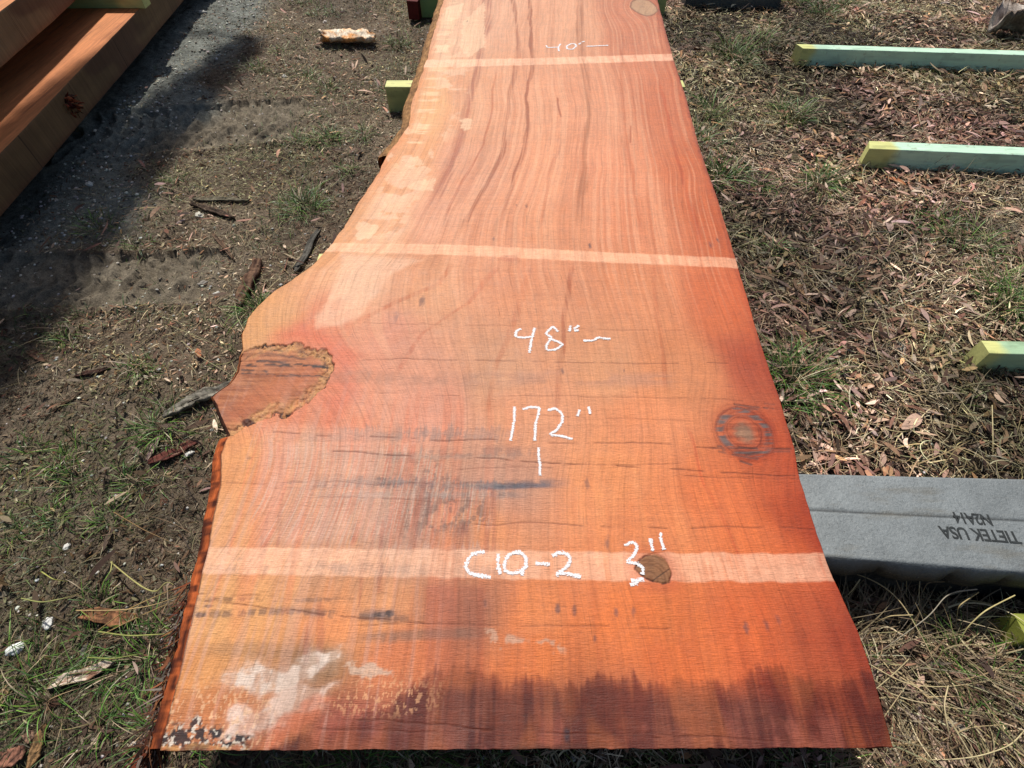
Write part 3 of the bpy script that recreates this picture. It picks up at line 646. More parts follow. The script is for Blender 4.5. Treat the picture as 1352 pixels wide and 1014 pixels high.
ground = link('ground', np.stack([GX, GY, GZ], -1).reshape(-1, 3), grid_faces(len(ay), len(ax)), M_GROUND, None, gcol(GX, GY).reshape(-1, 3), smooth=True)
tag(ground, kind='structure')

# where nothing may be scattered: under the slab, the tie, the piled beams
def free(x, y, pad=0.0):
    xl = np.interp(y, Lp[:, 1], Lp[:, 0]); xr = np.interp(y, Rp[:, 1], Rp[:, 0])
    under = (x > xl+.09) & (x < xr-.05) & (y > .10)
    tie = (x > .3) & (y < np.interp(x, [.6, 1.1], [.555, .545])) & (y > np.interp(x, [.6, 1.1], [.325, .31]))
    pile = (x < -1.74)
    return ~(under | tie | pile)
def scatter(n, fn, xlo=-2.6, xhi=3.3, ylo=-.12, yhi=4.2):
    out = []
    tot = 0
    while tot < n:
        x = R.uniform(xlo, xhi, n*2); y = ylo+(yhi-ylo)*R.random(n*2)**1.35
        k = (R.random(n*2) < fn(x, y)) & free(x, y) & (np.abs(x) < .95+.75*(y+.15))
        out.append(np.stack([x[k], y[k]], 1)); tot += k.sum()
    return np.vstack(out)[:n]
rightness = lambda x: ss(-.1, .4, x)
def flow(x, y): return fbm(x*2.2, y*2.2, 2, 3)*12

def lay(name, label, cat, n, dens, Lr, Wr, cols, mat, prof, K=4, lift=.002, rise=.12, bend=.6, jit=.25, head_rand=1.3, zr=.008):
    p = scatter(n, dens); z = gz(p[:, 0], p[:, 1])+lift+R.random(n)**2*zr
    V_, F_, b_, t_ = strips(n, np.column_stack([p, z]), R.uniform(*Lr, n)*R.uniform(.5, 1, n), R.uniform(*Wr, n), flow(p[:, 0], p[:, 1])+R.normal(0, head_rand, n), R.normal(rise, rise*1.1+.05, n), -np.abs(R.normal(rise*2, .2, n)), R.normal(0, bend, n), R.normal(0, .45, n), prof, K)
    c = pal(cols, n, jit); rt = rightness(p[:, 0])[:, None]
    dkp = ss(.36, .62, fbm(p[:, 0]*2.6+30, p[:, 1]*2.6+30, 4, 6))[:, None]; grn = ss(.50, .66, fbm(p[:, 0]*2.1+11, p[:, 1]*2.1+5, 3, 13))[:, None]; pk = ss(.5, .62, fbm(p[:, 0]*3.7+2, p[:, 1]*3.7+5, 3, 2))[:, None]
    c = c*(.50+.66*dkp)*(1-.22*ss(.9, .3, p[:, 1])[:, None]); c = c*(1-grn*.4*np.array([.35, .05, .45])); c = c*(1+pk*rt*np.array([.10, -.02, .04]))
    o = link(name, V_, F_, mat, None, c[b_]); tag(o, label, cat, None, 'stuff'); return o
clump = lambda x, y, s, a, b: ss(a, b, fbm(x*3.1+s, y*3.1+s, 4, s % 16))
notrack = lambda x, y: 1-.9*track(x, y)[1]-.75*gravel(x, y)
STRAW = [(176,156,122),(150,130,100),(196,178,144),(128,108,84),(164,140,104),(112,92,70),(206,190,160),(140,118,92)]
LEAF = [(150,112,92),(120,86,68),(168,136,116),(98,70,56),(176,150,134),(134,100,84),(84,60,48),(158,120,88),(190,160,140)]
lay('dry_straw', 'fine dry straw and dead grass matted over the soil', 'dry grass', 78000, lambda x, y: rightness(x)*(.35+.65*clump(x, y, 1, .35, .6))*(1-.55*ss(.5, .6, x)*ss(.42, .3, y)), (.018, .065), (.0011, .0030), STRAW, M_STRAW, blade, 4, .001, .18, .8, .45, 1.3, .020)
lay('pale_straw', 'long curved pale straw stalks lying over the leaf litter', 'dry grass', 2600, lambda x, y: rightness(x)*(.15+.85*clump(x, y, 5, .45, .6))*ss(3.2, .6, y), (.07, .20), (.0012, .0028), [(196,178,138),(178,158,116),(206,190,156),(160,138,100)], M_STRAW, blade, 9, .004, .22, 1.2, .2, 1.6, .015)
lay('leaf_litter', 'brown fallen leaves scattered over the ground right of the slab', 'leaves', 22000, lambda x, y: notrack(x, y)*(.06+.94*rightness(x))*(.2+.8*clump(x, y, 8, .40, .56)), (.022, .082), (.0045, .0125), LEAF, M_LEAF, leafp, 5, .002, .12, .7, .42, .8, .024)
lay('bark_crumbs', 'small bark crumbs and twig bits strewn on the soil', 'bark bits', 60000, lambda x, y: (.5+.5*rightness(x))*notrack(x, y), (.006, .022), (.0015, .005), [(120,98,76),(84,62,48),(158,140,116),(60,44,36),(140,116,90),(186,170,146),(100,76,58)], M_CHIP, stick_, 2, .001, .1, .3, .3, 2, .004)
lay('fine_stubble', 'short dry grass stubble covering the soil left of the slab', 'dry grass', 62000, lambda x, y: (1-rightness(x))*notrack(x, y)*(.3+.7*clump(x, y, 3, .35, .6)), (.008, .034), (.0007, .0018), [(150,134,104),(120,104,78),(176,160,128),(96,80,60),(134,124,90),(104,104,70)], M_STRAW, blade, 3, .001, .25, .7, .25, 2, .003)
lay('left_straw', 'long dead grass stems lying beside the slab on its left', 'dry grass', 2600, lambda x, y: (1-rightness(x))*notrack(x, y)*(.1+.9*clump(x, y, 9, .5, .62)), (.04, .13), (.001, .002), [(150,132,96),(176,158,116),(128,108,78),(106,88,64)], M_STRAW, blade, 6, .003, .22, .9, .2, 1.6, .01)  # long stems on the left in plain straw colours
lay('matted_straw', 'long matted dead straw in front of the grey tie at lower right', 'dry grass', 3600, lambda x, y: ss(.5, .62, x)*ss(.42, .28, y), (.06, .20), (.0013, .0032), [(150,134,102),(120,100,74),(176,160,124),(96,78,56),(80,64,48),(136,118,88)], M_STRAW, blade, 10, .003, .22, .8, .3, .8, .030)
lay('wood_flakes', 'small reddish and tan wood flakes trodden into the soil', 'wood flakes', 16000, lambda x, y: (1-.6*rightness(x))*notrack(x, y)*(.3+.7*clump(x, y, 4, .4, .6)), (.008, .034), (.0022, .0065), [(150,120,94),(120,88,66),(176,150,122),(90,62,48),(130,90,70),(196,176,148)], M_CHIP, leafp, 3, .002, .1, .4, .35, 2, .006)
lay('twigs', 'thin dark twigs and stalks scattered over the soil', 'twigs', 2600, lambda x, y: .5*notrack(x, y), (.025, .11), (.0014, .0034), [(74,56,44),(96,76,60),(120,98,76),(56,42,36)], M_CHIP, stick_, 6, .003, .08, .35, .2, 2, .01)
lay('yellowing_grass', 'thin yellow-green grass creeping low over the soil', 'grass', 6000, lambda x, y: (.35+.65*(1-rightness(x)))*notrack(x, y)*clump(x, y, 14, .47, .60), (.02, .06), (.0009, .0018), [(124,130,74),(96,110,58),(150,146,92),(80,98,50),(136,124,84)], M_GRASS, blade, 5, .001, .30, 1.0, .2, 2, .003)
# sparse grass all over
def grassmix(n): return .75*pal([(74,96,44),(92,116,52),(60,82,40),(112,130,66),(136,146,86),(80,104,60)], n, .2)
p = scatter(8000, lambda x, y: notrack(x, y)*ss(.5, .62, fbm(x*4+7, y*4+7, 3, 12))*(.5+.5*(1-rightness(x))))
n = len(p); V_, F_, b_, t_ = strips(n, np.column_stack([p, gz(p[:, 0], p[:, 1])]), R.uniform(.015, .05, n), R.uniform(.0012, .0024, n), R.uniform(0, 6.28, n), R.uniform(.5, 1.2, n), -R.uniform(.3, 1.4, n), R.normal(0, .5, n), R.normal(0, .3, n), blade, 4)
tag(link('grass', V_, F_, M_GRASS, None, grassmix(n)[b_]), 'sparse short green grass blades sprouting through the litter', 'grass', None, 'stuff')

def tuft(px, py, rad, n, h, label=None, dry=.25, col=None, name='grass_tuft'):
    x0, y0 = at(px, py, float(base_z(0, at(px, py, 0)[1]))); x0 = float(x0); y0 = float(y0); h *= 1.15; n = int(n*1.3); rad *= 1.15
    if px < 300 and py > 550: n = int(n*.7)
    if px > 900 and py < 600: h *= 1.3; n = int(n*1.5); rad *= 1.25
    a = R.uniform(0, 6.283, n); r = rad*R.random(n)**.8*.8*(.6+.8*fbm(np.cos(a)*1.5+px, np.sin(a)*1.5+py, 2, 3))
    p = np.stack([x0+r*np.cos(a), y0+r*np.sin(a)], 1); z = gz(p[:, 0], p[:, 1])-.002
    ha = a+R.normal(0, 1.0, n)+R.uniform(-.5, .5)
    V_, F_, b_, t_ = strips(n, np.column_stack([p, z]), h*R.uniform(.3, 1.25, n), R.uniform(.0012, .0026, n), ha, R.uniform(.35, 1.35, n), -R.uniform(.3, 2.0, n), R.normal(0, .55, n), R.normal(0, .4, n), blade, 6)
    g_ = pal(col or [(70,108,38),(94,134,48),(56,90,34),(116,154,60),(84,116,50)], n, .2); d_ = pal(STRAW+[(150,150,90)], n, .15)
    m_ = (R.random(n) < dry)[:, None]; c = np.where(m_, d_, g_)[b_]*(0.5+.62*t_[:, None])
    return V_, F_, c, (x0, y0)
TUFTS = [
 (400,272,.10,230,.085,'thick green grass tuft between the dark sticks and the slab'),
 (215,568,.075,190,.07,'green grass tuft beside the grey weathered splinter'),
 (338,408,.05,120,.07,'bright green tuft touching the slab above the burl'),
 (196,862,.08,210,.08,'long-bladed green tuft against the near left bark fringe'),
 (180,486,.045,90,.045,'small pale green tuft below the tyre track'),
 (85,606,.055,110,.05,'low green tuft near the left frame edge beside the soil'),
 (1040,508,.085,240,.085,'dense bright green tuft touching the slab above the right knot'),
 (1312,905,.10,260,.10,'large pale green tuft in front of the nearest stick end'),
 (1045,152,.07,150,.07,'green tuft between the two farthest right sticks'),
 (1085,243,.07,150,.07,'green tuft left of the second stick end'),
 (966,76,.08,170,.09,'green tuft beside the slab left of the farthest stick'),
 (945,236,.06,130,.08,'darker green tuft against the slab above the middle mark'),
 (1335,405,.07,150,.08,'green tuft above the third stick end'),
 (175,636,.04,90,.045,'small round green tuft below the dark red bark strip'),
 (130,795,.04,80,.045,'tiny spiky green tuft beside the brown bark flake'),
 (120,852,.045,90,.05,'spiky green tuft above the long white-flecked bark piece'),
 (1062,1003,.06,130,.07,'green tuft under the near right corner of the slab'),
 (430,188,.09,190,.06,'wide green tuft left of the slab bark'),
 (215,955,.06,120,.07,'green tuft at the foot of the near left corner')]
EXTRA = [(395,190,.07,110,.05),(330,92,.06,80,.05),(430,118,.06,80,.05),(405,102,.06,80,.05),(345,95,.05,60,.05),(480,182,.06,100,.06),(200,497,.04,70,.04),(35,600,.05,80,.05),(95,642,.04,80,.05),
 (145,692,.04,80,.045),(75,688,.035,80,.04),(80,632,.035,60,.04),(215,640,.03,40,.04),(60,930,.07,120,.09),(130,958,.05,90,.06),(90,445,.05,70,.04),(75,440,.03,30,.03),(230,236,.05,70,.04),(130,297,.08,120,.05),(185,322,.06,70,.045),
 (420,20,.07,70,.06),(400,5,.08,80,.06),(560,1004,.05,80,.06),(250,1006,.06,110,.07),(410,1006,.05,70,.05),(480,1008,.05,60,.06),(1090,20,.09,120,.08),(1000,60,.07,80,.08),(1230,292,.06,60,.06),(1310,372,.05,80,.06),
 (920,190,.05,90,.09),(940,150,.06,90,.09),(1275,318,.08,120,.08),(1000,250,.05,60,.06),(1120,860,.04,40,.06),(985,505,.02,10,.05),(45,838,.03,40,.04),(10,910,.07,90,.08),(40,890,.05,60,.07),(440,20,.05,50,.05),(370,70,.05,50,.05),(650,1004,.05,50,.06),
 (880,1004,.05,60,.06),(1015,330,.04,40,.05),(515,120,.05,60,.05),(1110,10,.1,120,.09),(1050,5,.1,120,.09),(1215,90,.05,50,.05),(460,225,.05,80,.05),(1190,300,.04,30,.06),(15,115+600,.03,40,.04),(530,60,.08,110,.08),(290,880,.02,5,.03),(1345,60,.06,40,.06)]
for t in TUFTS:
    px, py, rd, n_, h, lab = t
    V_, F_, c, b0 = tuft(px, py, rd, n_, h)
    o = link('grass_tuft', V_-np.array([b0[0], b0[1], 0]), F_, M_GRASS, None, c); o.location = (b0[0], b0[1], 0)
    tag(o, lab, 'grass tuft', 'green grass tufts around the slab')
VV, FF, CC = [], [], []; off = 0
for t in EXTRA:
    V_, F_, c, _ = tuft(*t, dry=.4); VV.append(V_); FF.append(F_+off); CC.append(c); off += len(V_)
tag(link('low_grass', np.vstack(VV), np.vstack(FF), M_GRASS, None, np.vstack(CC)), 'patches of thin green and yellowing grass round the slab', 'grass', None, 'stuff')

# pebbles
def icos():
    t = (1+5**.5)/2
    v = np.array([(-1,t,0),(1,t,0),(-1,-t,0),(1,-t,0),(0,-1,t),(0,1,t),(0,-1,-t),(0,1,-t),(t,0,-1),(t,0,1),(-t,0,-1),(-t,0,1)], float); v /= np.linalg.norm(v[0])
    f = np.array([(0,11,5),(0,5,1),(0,1,7),(0,7,10),(0,10,11),(1,5,9),(5,11,4),(11,10,2),(10,7,6),(7,1,8),(3,9,4),(3,4,2),(3,2,6),(3,6,8),(3,8,9),(4,9,5),(2,4,11),(6,2,10),(8,6,7),(9,8,1)])
    return v, f
IV, IF = icos()
def subdiv(V, Fc):
    V = list(map(tuple, V)); c = {}; out = []
    def mid(a, b):
        k = (min(a, b), max(a, b))
        if k not in c:
            m = (np.array(V[a])+np.array(V[b])); m /= np.linalg.norm(m); V.append(tuple(m)); c[k] = len(V)-1
        return c[k]
    for a, b, d in Fc:
        x, y, z = mid(a, b), mid(b, d), mid(d, a); out += [(a, x, z), (b, y, x), (d, z, y), (x, y, z)]
    return np.array(V), np.array(out)
IV2, IF2 = subdiv(IV, IF); IV3, IF3 = subdiv(IV2, IF2)
n = 5200; p = scatter(n, lambda x, y: .06+.5*gravel(x, y)+.2*(1-rightness(x)))
r = R.uniform(.0015, .0055, n)*(1+.4*gravel(p[:, 0], p[:, 1])); sc = R.uniform(.6, 1.3, (n, 1, 3)); sc[..., 2] *= .6
V_ = IV[None]*sc*r[:, None, None]*(1+R.normal(0, .12, (n, 12, 1))); V_[..., 0] += p[:, 0:1]; V_[..., 1] += p[:, 1:2]; V_[..., 2] += (gz(p[:, 0], p[:, 1])+r*.2)[:, None]
F_ = (IF[None]+(np.arange(n)*12)[:, None, None]).reshape(-1, 3)
tag(link('gravel', V_.reshape(-1, 3), F_, M_STONE, None, np.repeat(pal([(150,144,132),(120,112,100),(186,182,172),(98,90,80),(205,200,190)], n, .15), 12, 0)), 'tiny pebbles and grit strewn on the bare soil', 'gravel', None, 'stuff')

def stone(px, py, r, col, label, flat=.6):
    x, y = map(float, at(px, py, float(base_z(0, at(px, py, 0)[1]))))
    s = random.random()*50; d = 1+.55*(np.array([mnoise.noise(Vector(v*1.6)+Vector((s, 0, 0))) for v in IV3]))[:, None]+.15*(np.array([mnoise.noise(Vector(v*5)+Vector((s, 0, 0))) for v in IV3]))[:, None]
    V_ = IV3*d*np.array([1.25, .85, flat])*r; a = random.random()*6; ca, sa = math.cos(a), math.sin(a)
    V_ = np.column_stack([V_[:, 0]*ca-V_[:, 1]*sa, V_[:, 0]*sa+V_[:, 1]*ca, V_[:, 2]])
    o = link('stone', V_, IF3, M_STONE, None, np.tile(lin(col), (len(V_), 1))); o.location = (x, y, float(gz(x, y))+r*flat*.45)
    tag(o, label, 'stone', 'loose pale stones on the soil')
stone(250,600,.009,(225,222,212),'small white stone below the dark red bark strip')
stone(22,857,.013,(232,232,226),'largest white stone near the lower left frame edge')
stone(67,824,.011,(228,226,218),'white stone up and right of the largest white one')
stone(285,386,.012,(196,192,180),'pale stone beside the tyre track end')
stone(263,284,.014,(204,198,180),'cream stone under the crossed dark sticks')
stone(267,373,.011,(150,142,130),'greyish stone left of a pale one by the tyre track')
stone(1188,461,.020,(168,168,156),'flat grey-green stone in the straw right of the slab', .35)
stone(88,722,.008,(220,216,206),'tiny white stone above the lower left grass')
stone(118,243,.012,(196,196,188),'pale stone in the shade beside the stacked slabs')
stone(376,102,.011,(206,200,188),'pale round stone left of the upper green stick')
stone(268,20,.017,(186,184,176),'grey-white stone beside the far end of the stack')
stone(430,32,.012,(190,180,170),'pale stone above the torn bark chunk')

# ------------------------------------------------------------------ bark strips, splinters, fallen leaves as things
def woodstrip(name, a, b, wd, th, col, label, cat, lift=.004, mat=None, taper=.35, jag=.25, curl=.15, group=None, z0=None, z1=None, col2=None, K=26):
    (x0, y0), (x1, y1) = [tuple(map(float, at(*q, float(base_z(0, at(*q, 0)[1]))))) for q in (a, b)]
    z0_ = float(gz(x0, y0))+lift if z0 is None else z0; z1_ = float(gz(x1, y1))+lift if z1 is None else z1
    L = math.hypot(x1-x0, y1-y0); ang_ = math.atan2(y1-y0, x1-x0)
    sd = random.random()*40; t = np.linspace(0, 1, K); M_ = 8
    base = wd*.5*np.clip(np.minimum(1, taper+np.minimum(t, 1-t)/.3*(1-taper)), .05, 1)
    e1 = base*(1+jag*2*(fbm(t*9+sd, t*0, 3, 2)-.5)); e2 = base*(1+jag*2*(fbm(t*9+sd, t*0+5, 3, 4)-.5))
    bow = (fbm(t*1.5+sd, t*0+2, 2, 7)-.5)*wd*1.0
    q = np.linspace(-1, 1, M_)
    U, W_ = np.meshgrid(t, q, indexing='ij')
    lat = np.where(W_ < 0, W_*e1[:, None], W_*e2[:, None])+bow[:, None]
    hz = curl*wd*W_**2+(fbm(U*14+sd, W_*2+3, 3, 5)-.5)*th*1.2
    top = np.stack([U*L+(fbm(W_*3+sd, U*0, 3, 2)-.5)*L*.12*(np.abs(U-.5)*2)**3, lat, hz+th*.5], -1); bot = top.copy(); bot[..., 2] -= th
    V_ = np.vstack([top.reshape(-1, 3), bot.reshape(-1, 3)]); nn = K*M_
    V_[:, 2] += (z1_-z0_)*V_[:, 0]/L
    F_ = grid_faces(K, M_)[:, ::-1]; F2 = grid_faces(K, M_, nn)
    bd = np.concatenate([np.arange(M_), np.arange(1, K)*M_+M_-1, (K-1)*M_+np.arange(M_-2, -1, -1), np.arange(K-2, 0, -1)*M_])
    F3 = np.stack([bd, np.roll(bd, -1), np.roll(bd, -1)+nn, bd+nn], 1)
    f = fbm(U*6+sd, W_*5+sd, 4, 6).reshape(-1, 1); f = ss(.4, .62, f)
    c = lin(col)*(1-f)+lin(col2 or tuple(np.array(col)*.6))*f; c = np.vstack([c, c*.7])
    o = link(name, V_, np.vstack([F_, F2, F3]), mat or M_BARK, None, c, smooth=False)
    o.location = (x0, y0, z0_); o.rotation_euler = (0, 0, ang_)
    return tag(o, label, cat, group)
woodstrip('bark_chunk', (426,62), (496,58), .11, .016, (226,160,96), 'torn orange and white bark chunk left of the slab', 'bark chunk', .02, None, .75, .35, .2, col2=(236,222,198))
woodstrip('weathered_splinter', (222,556), (312,512), .034, .012, (142,136,122), 'grey weathered split of wood pointing at the burl', 'wood splinter', .012, None, .5, .3, col2=(86,80,70))
woodstrip('bark_strip', (199,612), (262,583), .026, .005, (112,64,54), 'dark red curled bark strip beside the white stone', 'bark strip', .006)
woodstrip('bark_strip', (196,610), (214,580), .014, .003, (168,140,130), 'pinkish grey bark sliver crossing the dark red strip', 'bark strip', .008)
woodstrip('bark_strip', (255,270), (312,290), .022, .010, (92,74,60), 'dark brown stick lying above the cream stone', 'bark strip', .006, group='dark bark strips on the left')
woodstrip('bark_strip', (258,266), (328,268), .018, .008, (124,116,96), 'grey-green stick meeting the dark brown one', 'bark strip', .006, group='dark bark strips on the left')
woodstrip('bark_strip', (283,311), (308,344), .014, .006, (122,96,76), 'thin brown stick below the crossed sticks', 'bark strip', .004, group='dark bark strips on the left')
woodstrip('bark_strip', (318,404), (345,346), .034, .014, (116,88,68), 'broad brown bark strip above the bright green tuft', 'bark strip', .008, taper=.7, group='dark bark strips on the left', col2=(72,50,40))
woodstrip('bark_strip', (394,364), (424,308), .020, .008, (96,92,84), 'grey narrow board beside the slab near the middle mark', 'bark strip', .012, taper=.8, group='dark bark strips on the left')
woodstrip('bark_strip', (68,906), (158,876), .024, .004, (142,106,84), 'long brown bark piece flecked with white', 'bark strip', .008, None, .3, .3, .25, col2=(214,200,180))
woodstrip('bark_flake', (114,810), (184,820), .030, .004, (150,104,72), 'reddish brown bark flake beside the tangled stems', 'bark flake', .008, taper=.5)
woodstrip('bark_strip', (40,1016), (64,958), .020, .005, (150,116,78), 'tan splinter at the lower left corner', 'bark strip', .006)
woodstrip('bark_strip', (4,940), (10,905), .02, .004, (170,140,100), 'tan splinter at the left frame edge', 'bark strip', .006)
woodstrip('bark_flake', (8,1000), (40,992), .03, .005, (150,104,84), 'pinkish brown flake beside the tan splinter', 'bark flake', .008, taper=.7)
woodstrip('bark_flake', (38,975), (50,965), .022, .006, (140,110,90), 'small brown flake above the pinkish one', 'bark flake', .008, taper=.7)
woodstrip('bark_strip', (110,690+180), (116,668+180), .010, .004, (110,104,96), 'thin grey stick across the grass in lower left', 'bark strip', .006)
woodstrip('bark_strip', (98,495), (145,484), .014, .005, (78,54,44), 'dark twig left of the small pale tuft', 'bark strip', .004)
woodstrip('bark_strip', (68,540), (105,518), .010, .004, (116,96,76), 'thin bent twig in the open soil', 'bark strip', .004)
woodstrip('bark_strip', (35,800-340), (58,474), .020, .003, (120,88,70), 'brown bark curl in the shade at left', 'bark strip', .004)
def leafthing(px, py, L, W, ang_, col, label, curl=.5):
    x, y = map(float, at(px, py, float(base_z(0, at(px, py, 0)[1]))))
    one = lambda v: np.array([v], float)
    V_, F_, b_, t_ = strips(1, np.array([[-math.cos(ang_)*L/2, -math.sin(ang_)*L/2, 0]]), one(L), one(W), one(ang_), one(curl*.6), one(-curl*1.3), one(.25), one(.2), leafp, 10)
    o = link('fallen_leaf', V_, F_, M_LEAF, None, np.tile(lin(col), (len(V_), 1))); o.location = (x, y, float(gz(x, y))+.012); tag(o, label, 'leaf', 'single fallen leaves')
leafthing(1200,563,.085,.030,.45,(206,170,146),'large pale pinkish leaf right of the right knot')
leafthing(1180,243,.075,.018,-.9,(176,112,72),'orange-brown leaf hanging below the second stick')
leafthing(265,471,.04,.017,-1.1,(176,112,76),'orange-brown leaf left of the burl')
leafthing(1072,607,.055,.016,1.3,(182,150,132),'pinkish leaf standing beside the grey tie')
leafthing(1160,612,.05,.016,.9,(190,156,136),'pinkish leaf touching the back of the grey tie')
leafthing(1140,575,.05,.013,-1.0,(186,160,150),'thin pale leaf among the brown litter')
leafthing(1232,597,.045,.014,.9,(176,140,124),'brown-pink leaf above the grey tie')
leafthing(1172,300,.075,.03,1.2,(168,142,130),'crumpled grey-pink leaf below the second stick')
leafthing(1120,420,.055,.014,.5,(176,150,132),'pale narrow leaf in the straw above the grey stone')
leafthing(1160,800,.06,.018,-.5,(150,124,112),'pale curled leaf in front of the grey tie')
woodstrip('bark_chunk', (1302,50), (1365,50), .16, .03, (196,184,172), 'pale peeled bark curl behind the farthest stick', 'bark chunk', .04, None, .6, .3, .5, col2=(120,104,92))

# long individual stems crossing the scene (right foreground & left)
def stem(pts, wd, col, z, n=30):
    p = np.array([at(px, py, zz) for (px, py), zz in zip(pts, z)]); zz = np.array(z, float)
    t = np.linspace(0, 1, len(p)); q = np.linspace(0, 1, n)
    def cr(a):
        b = np.interp(q, t, a)
        for _ in range(10): b[1:-1] = (b[:-2]+b[1:-1]*2+b[2:])/4
        return b
    x, y, zc = cr(p[:, 0]), cr(p[:, 1]), cr(zz)
    tx, ty = np.gradient(x), np.gradient(y); l = np.hypot(tx, ty)+1e-9
    w0 = wd*.37*np.clip(1.1-q**3, .3, 1)*(.8+.4*fbm(q*9+pts[0][0], q*0, 2, 3)); a_ = np.arange(5)*2*np.pi/5
    V_ = np.stack([np.stack([x-ty/l*w0*math.cos(a), y+tx/l*w0*math.cos(a), zc+w0*math.sin(a)], 1) for a in a_], 1).reshape(-1, 3)
    F_ = np.array([(i*5+j, i*5+(j+1) % 5, (i+1)*5+(j+1) % 5, (i+1)*5+j) for i in range(n-1) for j in range(5)])
    return V_, F_, np.tile(lin(col), (len(V_), 1))
def stems(name, label, lst):
    VV, FF, CC, off = [], [], [], 0
    for s in lst:
        V_, F_, c = stem(*s); VV.append(V_); FF.append(F_+off); CC.append(c); off += len(V_)
    tag(link(name, np.vstack(VV), np.vstack(FF), M_STRAW, None, np.vstack(CC)), label, 'dry stems', None, 'stuff')
stems('long_stems', 'long curved dead grass stems in front of the grey tie', [
 ([(1110,752),(1140,760),(1170,775),(1196,800),(1240,885),(1262,925)], .0035, (188,168,126), [-.01,.02,.03,.03,.0,-.03]),
 ([(1135,765),(1125,780),(1112,792)], .004, (176,160,120), [.03,.01,-.03]),
 ([(1215,755),(1213,790),(1216,815)], .003, (176,160,120), [.05,.0,-.04]),
 ([(1197,765),(1197,790)], .003, (176,160,120), [.04,-.03]),
 ([(1290,778),(1250,782),(1230,812),(1190,840),(1145,872)], .0032, (160,150,130), [.06,.05,.03,0,-.03]),
 ([(1255,768),(1225,768),(1215,788)], .0028, (150,128,96), [.03,.03,-.01]),
 ([(1205,812),(1175,813),(1155,822)], .003, (186,166,120), [.03,.03,.0]),
 ([(1340,786),(1300,806),(1275,830),(1262,862)], .0036, (196,180,124), [.06,.06,.03,-.02]),
 ([(1292,782),(1265,800),(1262,830)], .0032, (170,150,104), [.05,.04,-.02]),
 ([(1140,872),(1170,890),(1200,905),(1250,908),(1310,898)], .0034, (190,172,128), [.0,.01,.02,.02,.0]),
 ([(1352,965),(1335,985),(1290,1000),(1240,1004),(1195,1000)], .0034, (196,180,136), [.0,.02,.02,.0,-.03]),
 ([(1252,905),(1246,930),(1252,965),(1262,1003)], .0035, (200,182,140), [.02,.03,.02,-.03]),
 ([(1150,905),(1200,925),(1260,935),(1330,945)], .003, (186,168,130), [-.02,.0,.01,.0]),
 ([(1120,880),(1160,900),(1190,930),(1215,975)], .0028, (160,140,100), [-.03,.0,.0,-.02]),
 ([(1200,870),(1180,890),(1150,915),(1140,930)], .0028, (176,160,120), [.0,.01,.0,-.03]),
 ([(1225,990),(1225,1014)], .004, (170,150,110), [-.01,-.03]),
 ([(1240,980),(1280,960),(1352,955)], .003, (170,150,110), [-.03,.0,.0]),
 ([(1155,965),(1172,940),(1200,900)], .003, (180,160,120), [-.03,.0,.0]),
 ([(1160,420),(1150,440),(1160,470),(1162,500)], .003, (190,176,130), [.03,.04,.03,.0]),
 ([(1333,392),(1310,410),(1270,430)], .005, (190,176,136), [.02,.04,.01]),
 ([(1310,535),(1311,575),(1311,600)], .0035, (196,180,136), [.04,.02,.0])])
stems('curled_stems', 'curled yellow-green grass stems beside the near left edge', [
 ([(146,742),(165,758),(190,778),(208,784),(214,772),(222,767),(229,772)], .004, (168,160,100), [-.02,.01,.03,.04,.05,.05,.05]),
 ([(148,741),(146,756),(135,770)], .003, (170,164,100), [-.01,.0,-.04]),
 ([(100,806),(160,806),(200,800),(240,786)], .0032, (190,160,110), [-.02,.02,.05,.06]),
 ([(130,832),(165,806),(200,790),(235,775)], .0032, (180,150,96), [-.03,.02,.05,.07]),
 ([(135,838),(175,818),(215,800),(235,792)], .003, (170,140,90), [-.03,.01,.04,.06]),
 ([(130,834),(170,840),(205,838),(228,836)], .004, (150,152,84), [.0,.02,.03,.03]),
 ([(115,868),(150,870),(190,862)], .0032, (140,148,76), [.0,.02,.01]),
 ([(28,790),(55,796),(85,790),(108,782)], .0036, (150,152,90), [.0,.02,.02,-.02]),
 ([(55,755),(70,765),(90,768)], .003, (170,170,90), [.0,.01,-.02]),
 ([(240,450),(262,470),(290,486),(312,500)], .0028, (170,160,120), [.0,.02,.03,.02]),
 ([(225,430),(262,445),(300,462)], .0028, (160,150,110), [.0,.02,.02]),
 ([(310,400),(313,420),(325,440)], .003, (180,176,130), [.0,.03,.03]),
 ([(285,482),(300,480),(312,474)], .0032, (160,154,104), [.0,.02,.03]),
 ([(235,695),(250,725),(262,740)], .0024, (60,48,40), [.0,.03,.0]),
 ([(200,620),(235,640),(270,670)], .0026, (70,56,46), [.0,.02,.0]),
 ([(240,625),(250,650),(268,672)], .0026, (54,42,36), [.0,.03,.0]),
 ([(150,676),(190,700),(240,722)], .0026, (140,110,70), [.0,.02,.0])])
